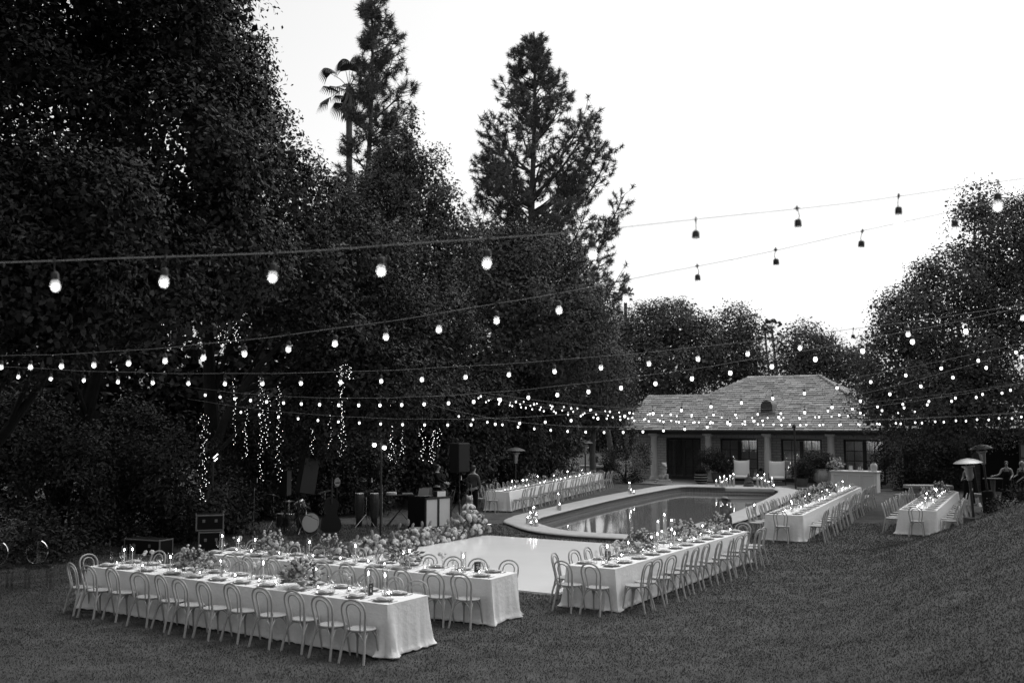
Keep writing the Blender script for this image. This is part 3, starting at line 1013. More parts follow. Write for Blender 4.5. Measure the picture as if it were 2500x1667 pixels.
def pine(name, label, base, H, env, tr, nb, seed, holes=0.0, ntip=7, per=46, ln=.30, w=.028, zmin=6, lean=0.0):
    rr = random.Random(seed)
    t = thing(name, label, 'tree', (base[0], base[1], 0))
    ax = lambda z: Vector((math.sin(z * .35) * .12 + lean * z / H, math.cos(z * .3) * .1, z))
    tz = [H * i / 14 for i in range(15)]
    MB().tube([ax(z) if z else Vector((0, 0, -.2)) for z in tz], [tr * (1 - .93 * i / 14) + .02 for i in range(15)], 9).ob('trunk', M_bark, t)
    br = MB(); tips, dirs = [], []
    for b in range(nb):
        z = zmin + (H - zmin - .3) * ((b + rr.random()) / nb) ** .92
        az = b * 2.399 + rr.uniform(-.9, .9)
        cxx = math.cos(az)
        L, Rr = env(z)
        ext = (Rr if cxx > 0 else L) * abs(cxx) + (L + Rr) * .45 * (1 - abs(cxx))
        ext *= rr.choice((rr.uniform(.4, .75), rr.uniform(.8, 1.05)))
        if ext < .35: ext = .35
        if rr.random() < holes: continue
        h = Vector((math.cos(az), math.sin(az), 0))
        p0 = ax(max(zmin * .75, z - ext * rr.uniform(.7, 1.25)))
        rise = z - p0.z
        sw = Vector((-h.y, h.x, 0)) * rr.uniform(-.3, .3) * ext
        p3 = p0 + h * ext + Vector((0, 0, rise)) + sw
        p1 = p0 + h * ext * .42 + Vector((0, 0, rise * .25)) + sw * .2
        p2 = p0 + h * ext * .78 + Vector((0, 0, rise * .6)) + sw * .7
        path = spline([p0, p1, p2, p3], 4)
        r0 = min(tr * .4, .03 + ext * .018)
        br.tube(path, [r0 * (1 - .85 * i / (len(path) - 1)) for i in range(len(path))], 6)
        nt_ = max(4, int(ntip * (1 + ext * .8)))
        for k in range(nt_):
            f = rr.uniform(.4, 1.0) ** .8 if k else 1.0
            q0 = path[int(f * (len(path) - 1))]
            sd_ = Vector((rr.gauss(0, 1), rr.gauss(0, 1), rr.uniform(.1, 1.1))).normalized()
            tl = (.3 + .65 * (1 - abs(f - .75))) * min(1.0, .35 + ext * .3)
            e = q0 + (h * .35 + sd_).normalized() * tl
            br.tube([q0, q0.lerp(e, .55) + Vector((0, 0, -.05)), e], [.018, .014, .008], 4, cap=False)
            tips.append(e[:]); dirs.append(((e - q0).normalized() + Vector((0, 0, .45))).normalized()[:])
    br.ob('limb', M_bark, t)
    obj('crown', needles('crown', tips, dirs, per, ln, w), M_needle, t)
    return t

def lerp_env(tab):
    zs_ = [a[0] for a in tab]
    return lambda z: (float(np.interp(z, zs_, [a[1] for a in tab])), float(np.interp(z, zs_, [a[2] for a in tab])))
# broad pine: heights and half-widths left/right in metres at 55 m (1 px = 0.0226 m)
pb = atY(1302, 700, 55)
pine('pine_tree', 'broad long-needled pine standing clear against the sky', (pb.x, pb.y), 25.6,
     lerp_env([(7, 2.5, 3.5), (9, 3.2, 4.8), (13, 3.3, 5.1), (16, 3.2, 5.1), (18.5, 3.4, 4.9), (20.5, 3.4, 4.3), (21.3, 2.8, 2.2), (22.5, 1.5, 1.6), (24.5, 1.0, 1.0), (25.6, .3, .3)]),
     .36, 145, 4, .03, 9, 46, .30, .034)
pc = atY(898, 600, 52)
pine('pine_tree', 'slim ragged pine rising out of frame next to the palm', (pc.x, pc.y), 26.6,
     lerp_env([(12, 2.2, 2.4), (16, 2.6, 2.6), (18.3, 2.3, 2.2), (18.8, 1.2, 1.0), (19.6, 1.0, 1.8), (21, 1.5, 2.6), (23, 1.2, 1.6), (23.6, .6, .6), (24.2, .9, 1.4), (25.8, .9, 1.0), (26.6, .3, .3)]),
     .30, 74, 9, .03, 9, 42, .34, .036, zmin=11)

# fan palms
def palm(label, top, base, nf, rl, seed, group, tr=.2, skirt=True):
    rr = random.Random(seed)
    t = thing('fan_palm', label, 'palm', (base[0], base[1], 0), 0, group)
    tp = Vector(top) - Vector((base[0], base[1], 0))
    MB().tube([(0, 0, -.2), tp * .33 + Vector((.1, 0, 0)), tp * .66, tp], [tr * 1.3, tr, tr * .9, tr * 1.05], 9).ob('trunk', M_bark, t)
    for k in range(nf):
        az = k * 2.4 + rr.uniform(-.3, .3)
        el = rr.uniform(-.5, 1.35)
        h = Vector((math.cos(az) * math.cos(el), math.sin(az) * math.cos(el), math.sin(el)))
        st = rl * rr.uniform(.75, 1.05)
        f = MB()
        e = tp + h * st + Vector((0, 0, -.12 * st))
        f.tube([tp, tp.lerp(e, .5) + Vector((0, 0, .08 * st)), e], [.03, .022, .015], 4, cap=False)
        sd_ = h.cross(Vector((0, 0, 1)))
        sd_ = sd_.normalized() if sd_.length > .01 else Vector((1, 0, 0))
        up = sd_.cross(h)
        for j in range(19):
            a = (j / 18 - .5) * 3.2
            dr = (h * math.cos(a) + sd_ * math.sin(a)).normalized()
            bl = rl * .72 * (1 - .18 * abs(j / 18 - .5))
            m_ = e + dr * bl * .52 + Vector((0, 0, -.06 * bl))
            q_ = e + dr * bl * .8 + Vector((0, 0, -.5 * bl))
            w_ = dr.cross(up).normalized() * (.032 if rl > 1.2 else .085) * rl
            f.add([e, m_ + w_, q_, m_ - w_], [(0, 1, 2, 3)])
        f.ob('frond', mat('palm_frond', .045, .5, .3), t, angle=0)
    if skirt:
        sk = MB()
        for k in range(60):
            az = rr.uniform(0, 6.28); z = rr.uniform(.1, 1.6) * rl
            p = tp + Vector((math.cos(az) * tr, math.sin(az) * tr, -z * .6))
            q_ = p + Vector((math.cos(az) * .35, math.sin(az) * .35, -.9))
            w_ = Vector((-math.sin(az), math.cos(az), 0)) * .12
            sk.add([p, (p + q_) / 2 + w_, q_, (p + q_) / 2 - w_], [(0, 1, 2, 3)])
        sk.ob('dead_frond_skirt', M_bark, t, angle=0)
    return t
p1 = atY(852, 215, 62); palm('tall fan palm peering out behind the slim pine', p1, (p1.x + .4, p1.y), 15, 1.65, 1, 'fan palms on the skyline', .2)
p2 = atY(1527, 722, 95); palm('fan palm rising above the dark trees left of the ridge', p2, (p2.x, p2.y), 18, .85, 2, 'fan palms on the skyline', .16, False)
p3 = atY(1884, 800, 110); palm('taller of the paired fan palms behind the pool house', p3, (p3.x + 1.2, p3.y), 18, .95, 3, 'fan palms on the skyline', .13, False)
p4 = atY(1868, 815, 112); palm('shorter of the paired fan palms behind the pool house', p4, (p4.x + 1.0, p4.y), 16, .85, 4, 'fan palms on the skyline', .12, False)
p5 = atY(2010, 832, 105); palm('fan palm half hidden by the pale airy tree', p5, (p5.x, p5.y), 16, .62, 5, 'fan palms on the skyline', .12, False)
p6 = atY(1675, 770, 100); palm('fan palm tip showing above the round-topped trees', p6, (p6.x, p6.y), 16, .8, 6, 'fan palms on the skyline', .12, False)
# a far belt of trees closes the horizon where gaps are left
def far_belt():
    Cs, Ds = [], []
    bl = []
    for k in range(70):
        x = -95 + k * 3.1
        bl.append(((x, 125 + 8 * math.sin(k * 1.7), 2.5), (3.6, 4, 4.5 + 1.5 * math.sin(k * 2.3))))
    C_, D_ = blob_clumps(bl, .6, .1, floor=0.1)
    me = leaf_mesh('far_woodland', C_, D_, 8, .6, .6, .3)
    NTRI[0] += 2 * len(me.polygons)
    return me
tag(obj('far_woodland', far_belt(), M_leafB), 'far mass of trees along the horizon behind the garden', 'woodland', None, 'stuff')
print('tree triangles', NTRI[0])
# ---------------------------------------------------------------- bentwood chairs
def make_chair():
    t = thing('bentwood_chair', 'pale bentwood chair', 'chair')
    s = MB()
    s.lathe([(0.0, .438), (.185, .438), (.205, .446), (.21, .456), (.205, .467), (.178, .468), (.172, .461), (0.0, .459)], 24, sy=.97)
    seat = s.ob('seat', M_wood, t)
    MB().lathe([(0.0, .4615), (.171, .4625), (.171, .4635), (0.0, .4645)], 20, sy=.97).ob('cane_panel', M_cane, seat)
    out = [(-.205, -.275, 0), (-.185, -.225, .22), (-.160, -.178, .44), (-.172, -.192, .56), (-.192, -.222, .70), (-.180, -.246, .80), (-.115, -.264, .872), (0, -.272, .90)]
    out = out + [(-x, y, z) for x, y, z in out[-2::-1]]
    pp = spline(out, 4)
    n = len(pp)
    MB().tube(pp, [.0150 + .004 * (1 if abs(i / (n - 1) - .5) > .3 else 0) for i in range(n)], 8).ob('back_frame', M_wood, t)
    inn = [(-.085, -.178, .455), (-.088, -.188, .54), (-.108, -.215, .68), (-.112, -.236, .755), (-.075, -.252, .82), (0, -.258, .843)]
    inn = inn + [(-x, y, z) for x, y, z in inn[-2::-1]]
    MB().tube(spline(inn, 3), .0115, 7).ob('inner_hoop', M_wood, t)
    for sx in (-1, 1):
        MB().tube([(sx * .155, .135, .45), (sx * .165, .152, .25), (sx * .185, .185, 0)], [.0185, .017, .0125], 8).ob('leg', M_wood, t)
    legs = [(-.172, -.205, .27), (.172, -.205, .27), (.163, .149, .27), (-.163, .149, .27)]
    for i in range(4):
        a, b = Vector(legs[i]), Vector(legs[(i + 1) % 4])
        m = (a + b) / 2
        ins = Vector((-m.x, -m.y, 0)) * .12
        pts = [a, a.lerp(b, .12) + Vector((0, 0, .09)), a.lerp(b, .32) + ins + Vector((0, 0, .157)), m + ins * 1.5 + Vector((0, 0, .165)), a.lerp(b, .68) + ins + Vector((0, 0, .157)), a.lerp(b, .88) + Vector((0, 0, .09)), b]
        MB().tube(spline(pts, 2), .0105, 6).ob('brace', M_wood, t)
    return t
CHAIR = Proto(make_chair())

# ---------------------------------------------------------------- tableware
def proto_mesh(name, cat, parts):
    t = thing(name, name, cat)
    for pn, mb, m in parts:
        mb.ob(pn, m, t)
    return Proto(t)
def one(name, cat, mb, m, angle=35):
    o = mb.ob(name, m, angle=angle)
    tag(o, name, cat)
    return Proto(o)
P_charger = one('charger_plate', 'plate', MB().lathe([(0, .002), (.09, .002), (.12, .008), (.155, .017), (.158, .021), (.12, .013), (.09, .008), (0, .008)], 22), M_charger)
P_plate = one('dinner_plate', 'plate', MB().lathe([(0, .0), (.07, .0), (.09, .006), (.135, .018), (.137, .022), (.095, .012), (.07, .008), (0, .008)], 22), M_china)
nk = MB().box((0, 0, .009), (.20, .11, .014), .006).box((.005, -.002, .021), (.185, .095, .009), .004).box((-.02, .003, .029), (.11, .09, .007), .003)
P_napkin = one('folded_napkin', 'napkin', nk, M_napkin)
kn = MB().box((0, .055, .003), (.011, .13, .005), .002).add([(-.008, -.01, .003), (.006, -.01, .003), (.004, -.105, .003), (-.008, -.09, .003), (-.008, -.01, .006), (.006, -.01, .006)], [(0, 1, 2, 3), (4, 3, 2, 5)])
P_knife = one('table_knife', 'knife', kn, M_cutlery, 0)
fk = MB().box((0, .045, .003), (.009, .12, .004), .0015).box((0, -.03, .005), (.022, .035, .003), .001)
for k in range(4):
    fk.box((-.009 + k * .006, -.072, .006), (.0035, .052, .003))
P_fork = one('table_fork', 'fork', fk, M_cutlery, 0)
P_wine = one('wine_glass', 'glass', MB().lathe([(0, .0), (.036, .001), (.033, .004), (.006, .008), (.0045, .04), (.0045, .085), (.012, .095), (.034, .12), (.041, .15), (.036, .205)], 12), M_glass)
P_coupe = one('coupe_glass', 'glass', MB().lathe([(0, 0), (.034, .001), (.03, .004), (.005, .008), (.004, .10), (.015, .108), (.042, .135), (.046, .158)], 12), M_glass)
P_tumbler = one('water_tumbler', 'glass', MB().lathe([(0, .001), (.034, .001), (.037, .02), (.038, .11)], 12), M_glass)
P_flute = one('champagne_flute', 'glass', MB().lathe([(0, 0), (.03, .001), (.004, .008), (.004, .08), (.02, .10), (.026, .15), (.023, .24)], 10), M_glass)
def flame(z, k=1.0):
    return MB().lathe([(0, z), (.006 * k, z + .006 * k), (.0085 * k, z + .015 * k), (.006 * k, z + .028 * k), (0.0005, z + .042 * k)], 8)
P_taper = proto_mesh('taper_candle', 'candle', [('wax', MB().lathe([(0, .005), (.011, .005), (.010, .24), (0.004, .25)], 10), M_wax), ('holder', MB().lathe([(0, 0), (.04, 0), (.04, .006), (.014, .01), (.014, .03), (.0115, .03)], 12), M_glass), ('flame', flame(.255, 1.25), M_flame)])
P_chimney = one('glass_cylinder', 'hurricane glass', MB().lathe([(.050, 0.0), (.050, .36)], 16), M_glass)
P_votive = proto_mesh('votive_candle', 'candle', [('glass_cup', MB().lathe([(0, .001), (.028, .001), (.034, .06)], 12), M_glass), ('wax', MB().lathe([(0, .004), (.026, .004), (.028, .03), (0, .031)], 10), M_wax), ('flame', flame(.033, .75), M_flame)])

# flower heads (shared meshes)
def floret_ball(r, n, fl, seed, squash=1.0):
    rr = random.Random(seed)
    mb = MB()
    for i in range(n):
        z = 1 - 2 * (i + .5) / n
        a = i * 2.399
        d = Vector((math.sqrt(1 - z * z) * math.cos(a), math.sqrt(1 - z * z) * math.sin(a), z))
        p = d * r * rr.uniform(.72, 1.12)
        p.z *= squash
        u = d.orthogonal().normalized(); w = d.cross(u)
        th = rr.uniform(0, 6.28)
        u, w = u * math.cos(th) + w * math.sin(th), w * math.cos(th) - u * math.sin(th)
        f = fl * rr.uniform(.8, 1.25)
        mb.add([p + (u + w) * f * .5 - d * f * .25, p + (w - u) * f * .5 - d * f * .1, p - (u + w) * f * .5 - d * f * .25, p + (u - w) * f * .5 - d * f * .1, p + d * f * .12], [(0, 1, 4), (1, 2, 4), (2, 3, 4), (3, 0, 4)])
    mb.ball((0, 0, 0), (r * .68, r * .68, r * .68 * squash), 8, 5)
    return mb
HEADS = []
for i, (r, n, fl, m, sq) in enumerate([(.105, 90, .05, M_petal, 1), (.085, 70, .046, M_petal, .85), (.10, 85, .05, M_petal2, 1.1), (.06, 34, .05, M_petal, .9), (.075, 60, .045, M_petal2, 1.5)]):
    me = floret_ball(r, n, fl, i, sq).mesh('flower_head', 0)
    me.materials.append(m)
    HEADS.append(me)
def arrangement(seed, k=1.0, loose=False):
    rr = random.Random(seed)
    t = thing('flower_arrangement', 'flowers', 'flowers')
    MB().lathe([(0, 0), (.06, .0), (.05, .012), (.025, .02), (.03, .035), (.09, .07), (.105, .10), (.095, .102), (.02, .05)], 14).ob('bowl', M_charger, t)
    fo = MB()
    for i in range(190):
        a = rr.uniform(0, 6.28); el = rr.uniform(-.15, 1.4)
        d = Vector((math.cos(a) * math.cos(el) * 1.25, math.sin(a) * math.cos(el) * 1.25, math.sin(el)))
        p = d * rr.uniform(.10, .26) * k + Vector((0, 0, .13))
        s_ = d.cross(Vector((rr.gauss(0, 1), rr.gauss(0, 1), rr.gauss(0, 1)))).normalized() * .022
        fo.add([p, p + d * .045 + s_, p + d * .09, p + d * .045 - s_], [(0, 1, 2, 3)])
    fo.ob('foliage', M_leafy, t, angle=0)
    st = MB()
    nb = 40
    for i in range(nb):
        a = i * 2.4; el = math.acos(1 - (i + .5) / nb * 1.05) if i < nb - 1 else 1.4
        el = math.pi / 2 - el
        d = Vector((math.cos(a) * math.cos(el) * 1.2, math.sin(a) * math.cos(el) * 1.2, math.sin(el)))
        p = d * rr.uniform(.15, .29) * k + Vector((0, 0, .13))
        mi = rr.choice((0, 1, 1, 3, 3, 4))
        sc_ = rr.uniform(.28, .55)
        o = obj('flower_head', HEADS[mi], None, t, p, rr.uniform(0, 6))
        o.scale = (sc_,) * 3
    for i in range(9):                       # taller sprays
        a = rr.uniform(0, 6.28)
        p = Vector((math.cos(a) * rr.uniform(.05, .22), math.sin(a) * rr.uniform(.05, .22), rr.uniform(.36, .50)))
        st.tube([(0, 0, .1), p * .6 + Vector((0, 0, .05)), p], [.003, .003, .002], 4, cap=False)
        for j in range(3):
            o = obj('flower_head', HEADS[3], None, t, p + Vector((rr.uniform(-.03, .03), rr.uniform(-.03, .03), -.05 * j)), a)
            o.scale = (.38 - .05 * j,) * 3
    st.ob('stem', M_leafy, t)
    return Proto(t)
P_arr = [arrangement(3), arrangement(8)]
def budvase(seed):
    rr = random.Random(seed)
    t = thing('bud_vase', 'bud vase', 'vase')
    MB().lathe([(0, .001), (.032, .001), (.036, .03), (.02, .06), (.013, .09), (.018, .10)], 12).ob('glass_vase', M_glass, t)
    st = MB(); hd = []
    for i in range(3):
        a = rr.uniform(0, 6.28); h = rr.uniform(.17, .30)
        p = Vector((math.cos(a) * .07, math.sin(a) * .07, h))
        st.tube([(0, 0, .01), (p.x * .3, p.y * .3, h * .55), p], .0025, 4, cap=False)
        o = obj('flower_head', HEADS[3 if i else 1], None, t, p, a)
        o.scale = (rr.uniform(.35, .55),) * 3
        q_ = p * .7
        st.add([q_, q_ + Vector((.03, .012, .02)), q_ + Vector((.055, 0, .035)), q_ + Vector((.03, -.012, .02))], [(0, 1, 2, 3)])
    st.ob('stem', M_leafy, t, angle=0)
    return Proto(t)
P_bud = [budvase(1), budvase(5)]

# ---------------------------------------------------------------- tables under long cloths
TH = 0.76
def cloth_mesh(L, W, seed, seglen=.045):
    rr = random.Random(seed)
    rc = .03
    per = []
    corners = [(L / 2, -W / 2), (L / 2, W / 2), (-L / 2, W / 2), (-L / 2, -W / 2)]
    tot = 2 * (L + W)
    n = int(tot / seglen)
    phs = [rr.uniform(0, 6.28) for _ in range(8)]
    pos, nor, dc, sid = [], [], [], []
    for i in range(n):
        s = tot * i / n
        if s < W: p = Vector((L / 2, -W / 2 + s)); nn = Vector((1, 0)); d = min(s, W - s); k = 0
        elif s < W + L: q_ = s - W; p = Vector((L / 2 - q_, W / 2)); nn = Vector((0, 1)); d = min(q_, L - q_); k = 1
        elif s < 2 * W + L: q_ = s - W - L; p = Vector((-L / 2, W / 2 - q_)); nn = Vector((-1, 0)); d = min(q_, W - q_); k = 2
        else: q_ = s - 2 * W - L; p = Vector((-L / 2 + q_, -W / 2)); nn = Vector((0, -1)); d = min(q_, L - q_); k = 3
        cen = Vector((max(-L / 2 + .12, min(L / 2 - .12, p.x)), max(-W / 2 + .12, min(W / 2 - .12, p.y))))
        if d < .12:
            nn = (p - cen).normalized()
        pos.append(p); nor.append(nn); dc.append(d); sid.append((s, k))
    rows = [0, .015, .05, .12, .22, .35, .48, .61, .74, .85, .93, .975, 1.0]
    V_, Fc = [], []
    for ri, t in enumerate(rows):
        for i in range(n):
            s, k = sid[i]
            cor = math.exp(-(dc[i] / .24) ** 2)
            big = math.sin(s * 3.1 + phs[0]) * .5 + math.sin(s * 1.37 + phs[1]) * .5
            fine = math.sin(s * 17 + phs[2] + 1.5 * math.sin(s * 4)) * .6 + math.sin(s * 33 + phs[3]) * .4
            end = 1.0 if k in (0, 2) else 0.35
            amp = cor * .085 + (.012 + .016 * end) * (0.6 + .4 * big)
            off = t ** 1.2 * (amp * fine + cor * .075 + .018 + .012 * big)
            z = TH * (1 - t)
            if t > .9:
                pud = (t - .9) / .1
                rnd_ = math.sin(s * 47 + phs[4]) * .5 + math.sin(s * 29 + phs[5]) * .5
                off += pud * (.022 + .03 * cor) * (1 + rnd_) * (1 if t < 1 else .55)
                z += .012 * pud * (1 + rnd_) + .006
            if t == 0: off = -.012
            if ri == 1: off = 0.0
            z_ = TH - .001 if ri == 1 else (TH + .002 if ri == 0 else z)
            p = pos[i] + nor[i] * off
            V_.append((p.x, p.y, z_))
    for ri in range(len(rows) - 1):
        for i in range(n):
            j = (i + 1) % n
            Fc.append((ri * n + i, (ri + 1) * n + i, (ri + 1) * n + j, ri * n + j))
    me = bpy.data.meshes.new('tablecloth')
    # top as a strip grid would hide seams; a single polygon lies flat
    Fc.append(tuple(range(n)))
    me.from_pydata(V_, [], Fc)
    me.shade_smooth()
    me.set_sharp_from_angle(angle=math.radians(50))
    me.update()
    return me

TAB = {
 1: dict(c=(-1.535, 15.04), d=(-.838, .546), L=7.15, W=.96, near='the outer paired table', end='hedge end', full=True),
 2: dict(c=(-0.13, 17.38), d=(-.868, .496), L=6.9, W=.92, near='the number five table', end='road-case end', full=True),
 3: dict(c=(1.42, 18.44), d=(.52, .854), L=7.45, W=1.0, near='the poolside corner table', end='pool end', full=True),
 4: dict(c=(7.83, 29.0), d=(.433, .901), L=14.2, W=1.06, near='the table before the bar', end='bar end', full=False),
 5: dict(c=(-.57, 39.0), d=(.323, .946), L=15.2, W=1.0, near='the table against the bushes', end='house end', full=False),
 6: dict(c=(12.31, 30.54), d=(.463, .886), L=9.7, W=1.08, near='the table by the stone bench', end='bench end', full=False)}
def wpt(T, s, o):                             # s along the table from its first end, o to its right-hand side
    d = Vector(T['d']).normalized()
    n = Vector((d.y, -d.x))
    p = Vector(T['c']) + d * s + n * o
    return p.x, p.y
SIDE = {1: ('inner side', 'open-lawn side'), 2: ('dance-floor side', 'inner side'), 3: ('lawn side', 'dance-floor side'), 4: ('lawn side', 'pool side'), 5: ('pool side', 'bush side'), 6: ('heater side', 'inner side')}
ORD = 'first second third fourth fifth sixth seventh eighth ninth tenth eleventh twelfth thirteenth fourteenth fifteenth sixteenth seventeenth eighteenth nineteenth twentieth twenty-first twenty-second twenty-third twenty-fourth twenty-fifth'.split()
def nth(k, n, what, T, side=None):           # counted from the far end of the table
    return '%s %s from the %s%s of %s' % (ORD[n - 1 - k], what, T['end'], ', ' + side + ',' if side else '', T['near'])
# per table: chairs right side, left side, first-end, far-end, offsets of the row start
CH = {1: (12, 12, [], [-.1]), 2: (12, 12, [], []), 3: (12, 12, [-.24, .30], [-.25, .25]), 4: (22, 22, [0], [0]), 5: (23, 23, [-.1], [-.2, .25]), 6: (13, 13, [0], [0])}
for ti, T in TAB.items():
    d = Vector(T['d']).normalized()
    ang = math.atan2(d.y, d.x)
    L, W = T['L'], T['W']
    cx_, cy_ = wpt(T, L / 2, 0)
    tb = thing('banquet_table', 'long banquet table hidden beneath the cloth of %s' % T['near'], 'table', (cx_, cy_, 0), ang)
    MB().box((0, 0, TH - .022), (L - .03, W - .03, .03), .004).ob('table_top', M_wood, tb)
    nl = max(2, int(round(L / 2.44)) + 1)
    for k in range(nl):
        for sy in (-1, 1):
            MB().tube([(-L / 2 + .25 + (L - .5) * k / (nl - 1), sy * (W / 2 - .16), 0), (-L / 2 + .25 + (L - .5) * k / (nl - 1), sy * (W / 2 - .16), TH - .04)], .018, 6).ob('leg', M_black, tb)
    co = obj('tablecloth', cloth_mesh(L, W, ti), M_cloth, None, (cx_, cy_, 0), ang)
    tag(co, 'floor-length pale cloth draped over %s' % T['near'], 'tablecloth', 'white tablecloths')
    nr, nl_, e0, e1 = CH[ti]
    rr = random.Random(100 + ti)
    def seat(s, o, face, labs):
        x, y = wpt(T, s, o)
        CHAIR.put((x, y, float(terrain(x, y))), face + rr.gauss(0, .11), labs, 'bentwood chairs at ' + T['near'])
    gap_r, gap_l = (L - (.67 if ti < 3 else .5)) / (nr - 1), (L - (.67 if ti == 3 else .5)) / (nl_ - 1)
    spots = []
    off_r = {1: .10, 2: .10}.get(ti, .25); off_l = .09 if ti == 3 else .25
    s0r = .42 if ti < 3 else .25; s0l = .42 if ti == 3 else .25
    for k in range(nr):
        s = s0r + gap_r * k + rr.uniform(-.06, .06)
        seat(s, W / 2 + off_r + rr.uniform(-.03, .09), ang, nth(k, nr, 'bentwood chair', T, SIDE[ti][0]))
        spots.append((s, 1, k, nr))
    for k in range(nl_):
        s = s0l + gap_l * k + rr.uniform(-.06, .06)
        seat(s, -(W / 2 + off_l + rr.uniform(-.03, .09)), ang + math.pi, nth(k, nl_, 'bentwood chair', T, SIDE[ti][1]))
        spots.append((s, -1, k, nl_))
    for q_, o in enumerate(e0): seat(-.30, o, ang - math.pi / 2, '%sbentwood chair at the end opposite the %s of %s' % ('' if len(e0) == 1 else ('first ', 'second ')[q_], T['end'], T['near']))
    for q_, o in enumerate(e1): seat(L + .28, o, ang + math.pi / 2, '%sbentwood chair closing the %s of %s' % ('' if len(e1) == 1 else ('first ', 'second ')[q_], T['end'], T['near']))
    # place settings
    gname = 'place settings on ' + T['near']
    for s, sd_, k, nk_ in spots:
        face = ang + (0 if sd_ > 0 else math.pi)      # local +y points to the table's middle
        def pl(P, along, inw, z, lab, rz=0.0, sc_=None):
            x, y = wpt(T, s + along, sd_ * (W / 2 - inw))
            P.put((x, y, TH + .003 + z), face + rz, lab, gname, sc_)
        sdn = SIDE[ti][0 if sd_ > 0 else 1]
        nm = lambda w: nth(k, nk_, w, T, sdn)
        pl(P_charger, 0, .20, 0, nm('grey charger'))
        pl(P_plate, 0, .20, .0095, nm('white plate'))
        pl(P_napkin, rr.uniform(-.01, .01), .20, .023, nm('napkin'), rr.uniform(-.15, .15))
        if T['full']:
            pl(P_knife, .195, .19, 0, nm('knife'))
            pl(P_fork, -.195, .19, 0, nm('fork'))
            pl(rr.choice((P_wine, P_wine, P_flute)), .12 + rr.uniform(-.02, .02), .385, 0, nm('wine glass'))
            pl(R.choice((P_coupe, P_tumbler)), .02 + rr.uniform(-.02, .02), .40, 0, nm('small glass'))
        else:
            pl(P_wine, .12 + rr.uniform(-.02, .02), .39, 0, nm('wine glass'))
# centre pieces: flowers, tapers in glass chimneys, votives, bud vases (distance along each table as a share of its length)
CEN = {1: dict(arr=[(.30, 0), (.66, 1)], tap=[.07, .115, .27, .43, .58, .72, .745, .90, .96], bud=[.16, .47, .55, .86]),
       2: dict(arr=[(.31, 1), (.77, 0), (.56, 1)], tap=[.12, .28, .305, .47, .64, .84, .90, .97], bud=[.19, .4, .70, .93]),
       3: dict(arr=[(.30, 1), (.62, 0), (.88, 1)], tap=[.08, .24, .36, .41, .52, .55, .74, .93], bud=[.16, .2, .47, .7, .8]),
       4: dict(arr=[(.22, 0), (.42, 1), (.62, 0)], tap=[.08, .10, .30, .32, .47, .55, .78, .92], bud=[.15, .36, .52, .7, .85]),
       5: dict(arr=[(.28, 1), (.55, 0), (.78, 1)], tap=[.10, .22, .235, .36, .5, .66, .85], bud=[.16, .31, .44, .6, .72]),
       6: dict(arr=[(.42, 0), (.78, 1)], tap=[.18, .38, .58, .66, .70], bud=[.28, .52, .88])}
for ti, T in TAB.items():
    rr = random.Random(200 + ti)
    nm = T['near']
    for k, (f, v) in enumerate(CEN[ti]['arr']):
        x, y = wpt(T, f * T['L'], rr.uniform(-.05, .05))
        P_arr[v].put((x, y, TH + .003), rr.uniform(0, 6), nth(k, len(CEN[ti]['arr']), 'flower bowl', T), 'flower bowls on the tables', 1.0)
    for kk, f in enumerate(CEN[ti]['tap']):
        x, y = wpt(T, f * T['L'], rr.uniform(-.10, .10))
        k = rr.choice((.92, 1.0, 1.12))
        P_taper.put((x, y, TH + .003), 0, nth(kk, len(CEN[ti]['tap']), 'lit taper', T), 'taper candles on the tables', (1, 1, k))
        P_chimney.put((x, y, TH + .0035), 0, nth(kk, len(CEN[ti]['tap']), 'clear glass cylinder', T), 'glass cylinders on the tables', (1, 1, 1.0 * k))
    for kk, f in enumerate(CEN[ti]['bud']):
        x, y = wpt(T, f * T['L'], rr.uniform(-.15, .15))
        P_bud[rr.randrange(2)].put((x, y, TH + .003), rr.uniform(0, 6), nth(kk, len(CEN[ti]['bud']), 'small bud vase', T), 'bud vases on the tables')
    nv_ = int(T['L'] * 1.5)
    for k in range(nv_):
        x, y = wpt(T, (k + .5 + rr.uniform(-.3, .3)) / nv_ * T['L'], rr.choice((-1, 1)) * rr.uniform(.06, .13))
        P_votive.put((x, y, TH + .003), 0, nth(k, nv_, 'votive candle', T), 'votive candles on the tables')
# number cards
M_card = mat('dark_card', .03, .6)
M_ink = mat('white_ink', .8, .6)
def card(T, s, o, face, txt, small, lab):
    x, y = wpt(T, s, o)
    t = thing('table_number_card', lab, 'card', (x, y, TH + .003), face, 'table number cards')
    MB().box((0, 0, .09), (.115, .004, .175), .001).ob('card', M_card, t)
    MB().box((0, .012, .004), (.08, .03, .008), .001).ob('stand', M_card, t)
    for s_, z_, sz in ((txt, .05, .085), (small, .135, .022)):
        o_ = text_obj('lettering', s_, sz, M_ink, t)
        o_.location = (0, -.0028, z_); o_.rotation_euler = (math.pi / 2, 0, 0)
card(TAB[1], .72, -.02, math.radians(62), '6', 'table', 'dark table number card standing nearly edge-on beside two tapers')
card(TAB[2], .62, .12, math.radians(-8), '5', 'table', 'dark table number card reading five')
card(TAB[3], .95, -.10, math.radians(-14), '4', 'table', 'dark table number card on the poolside corner table')
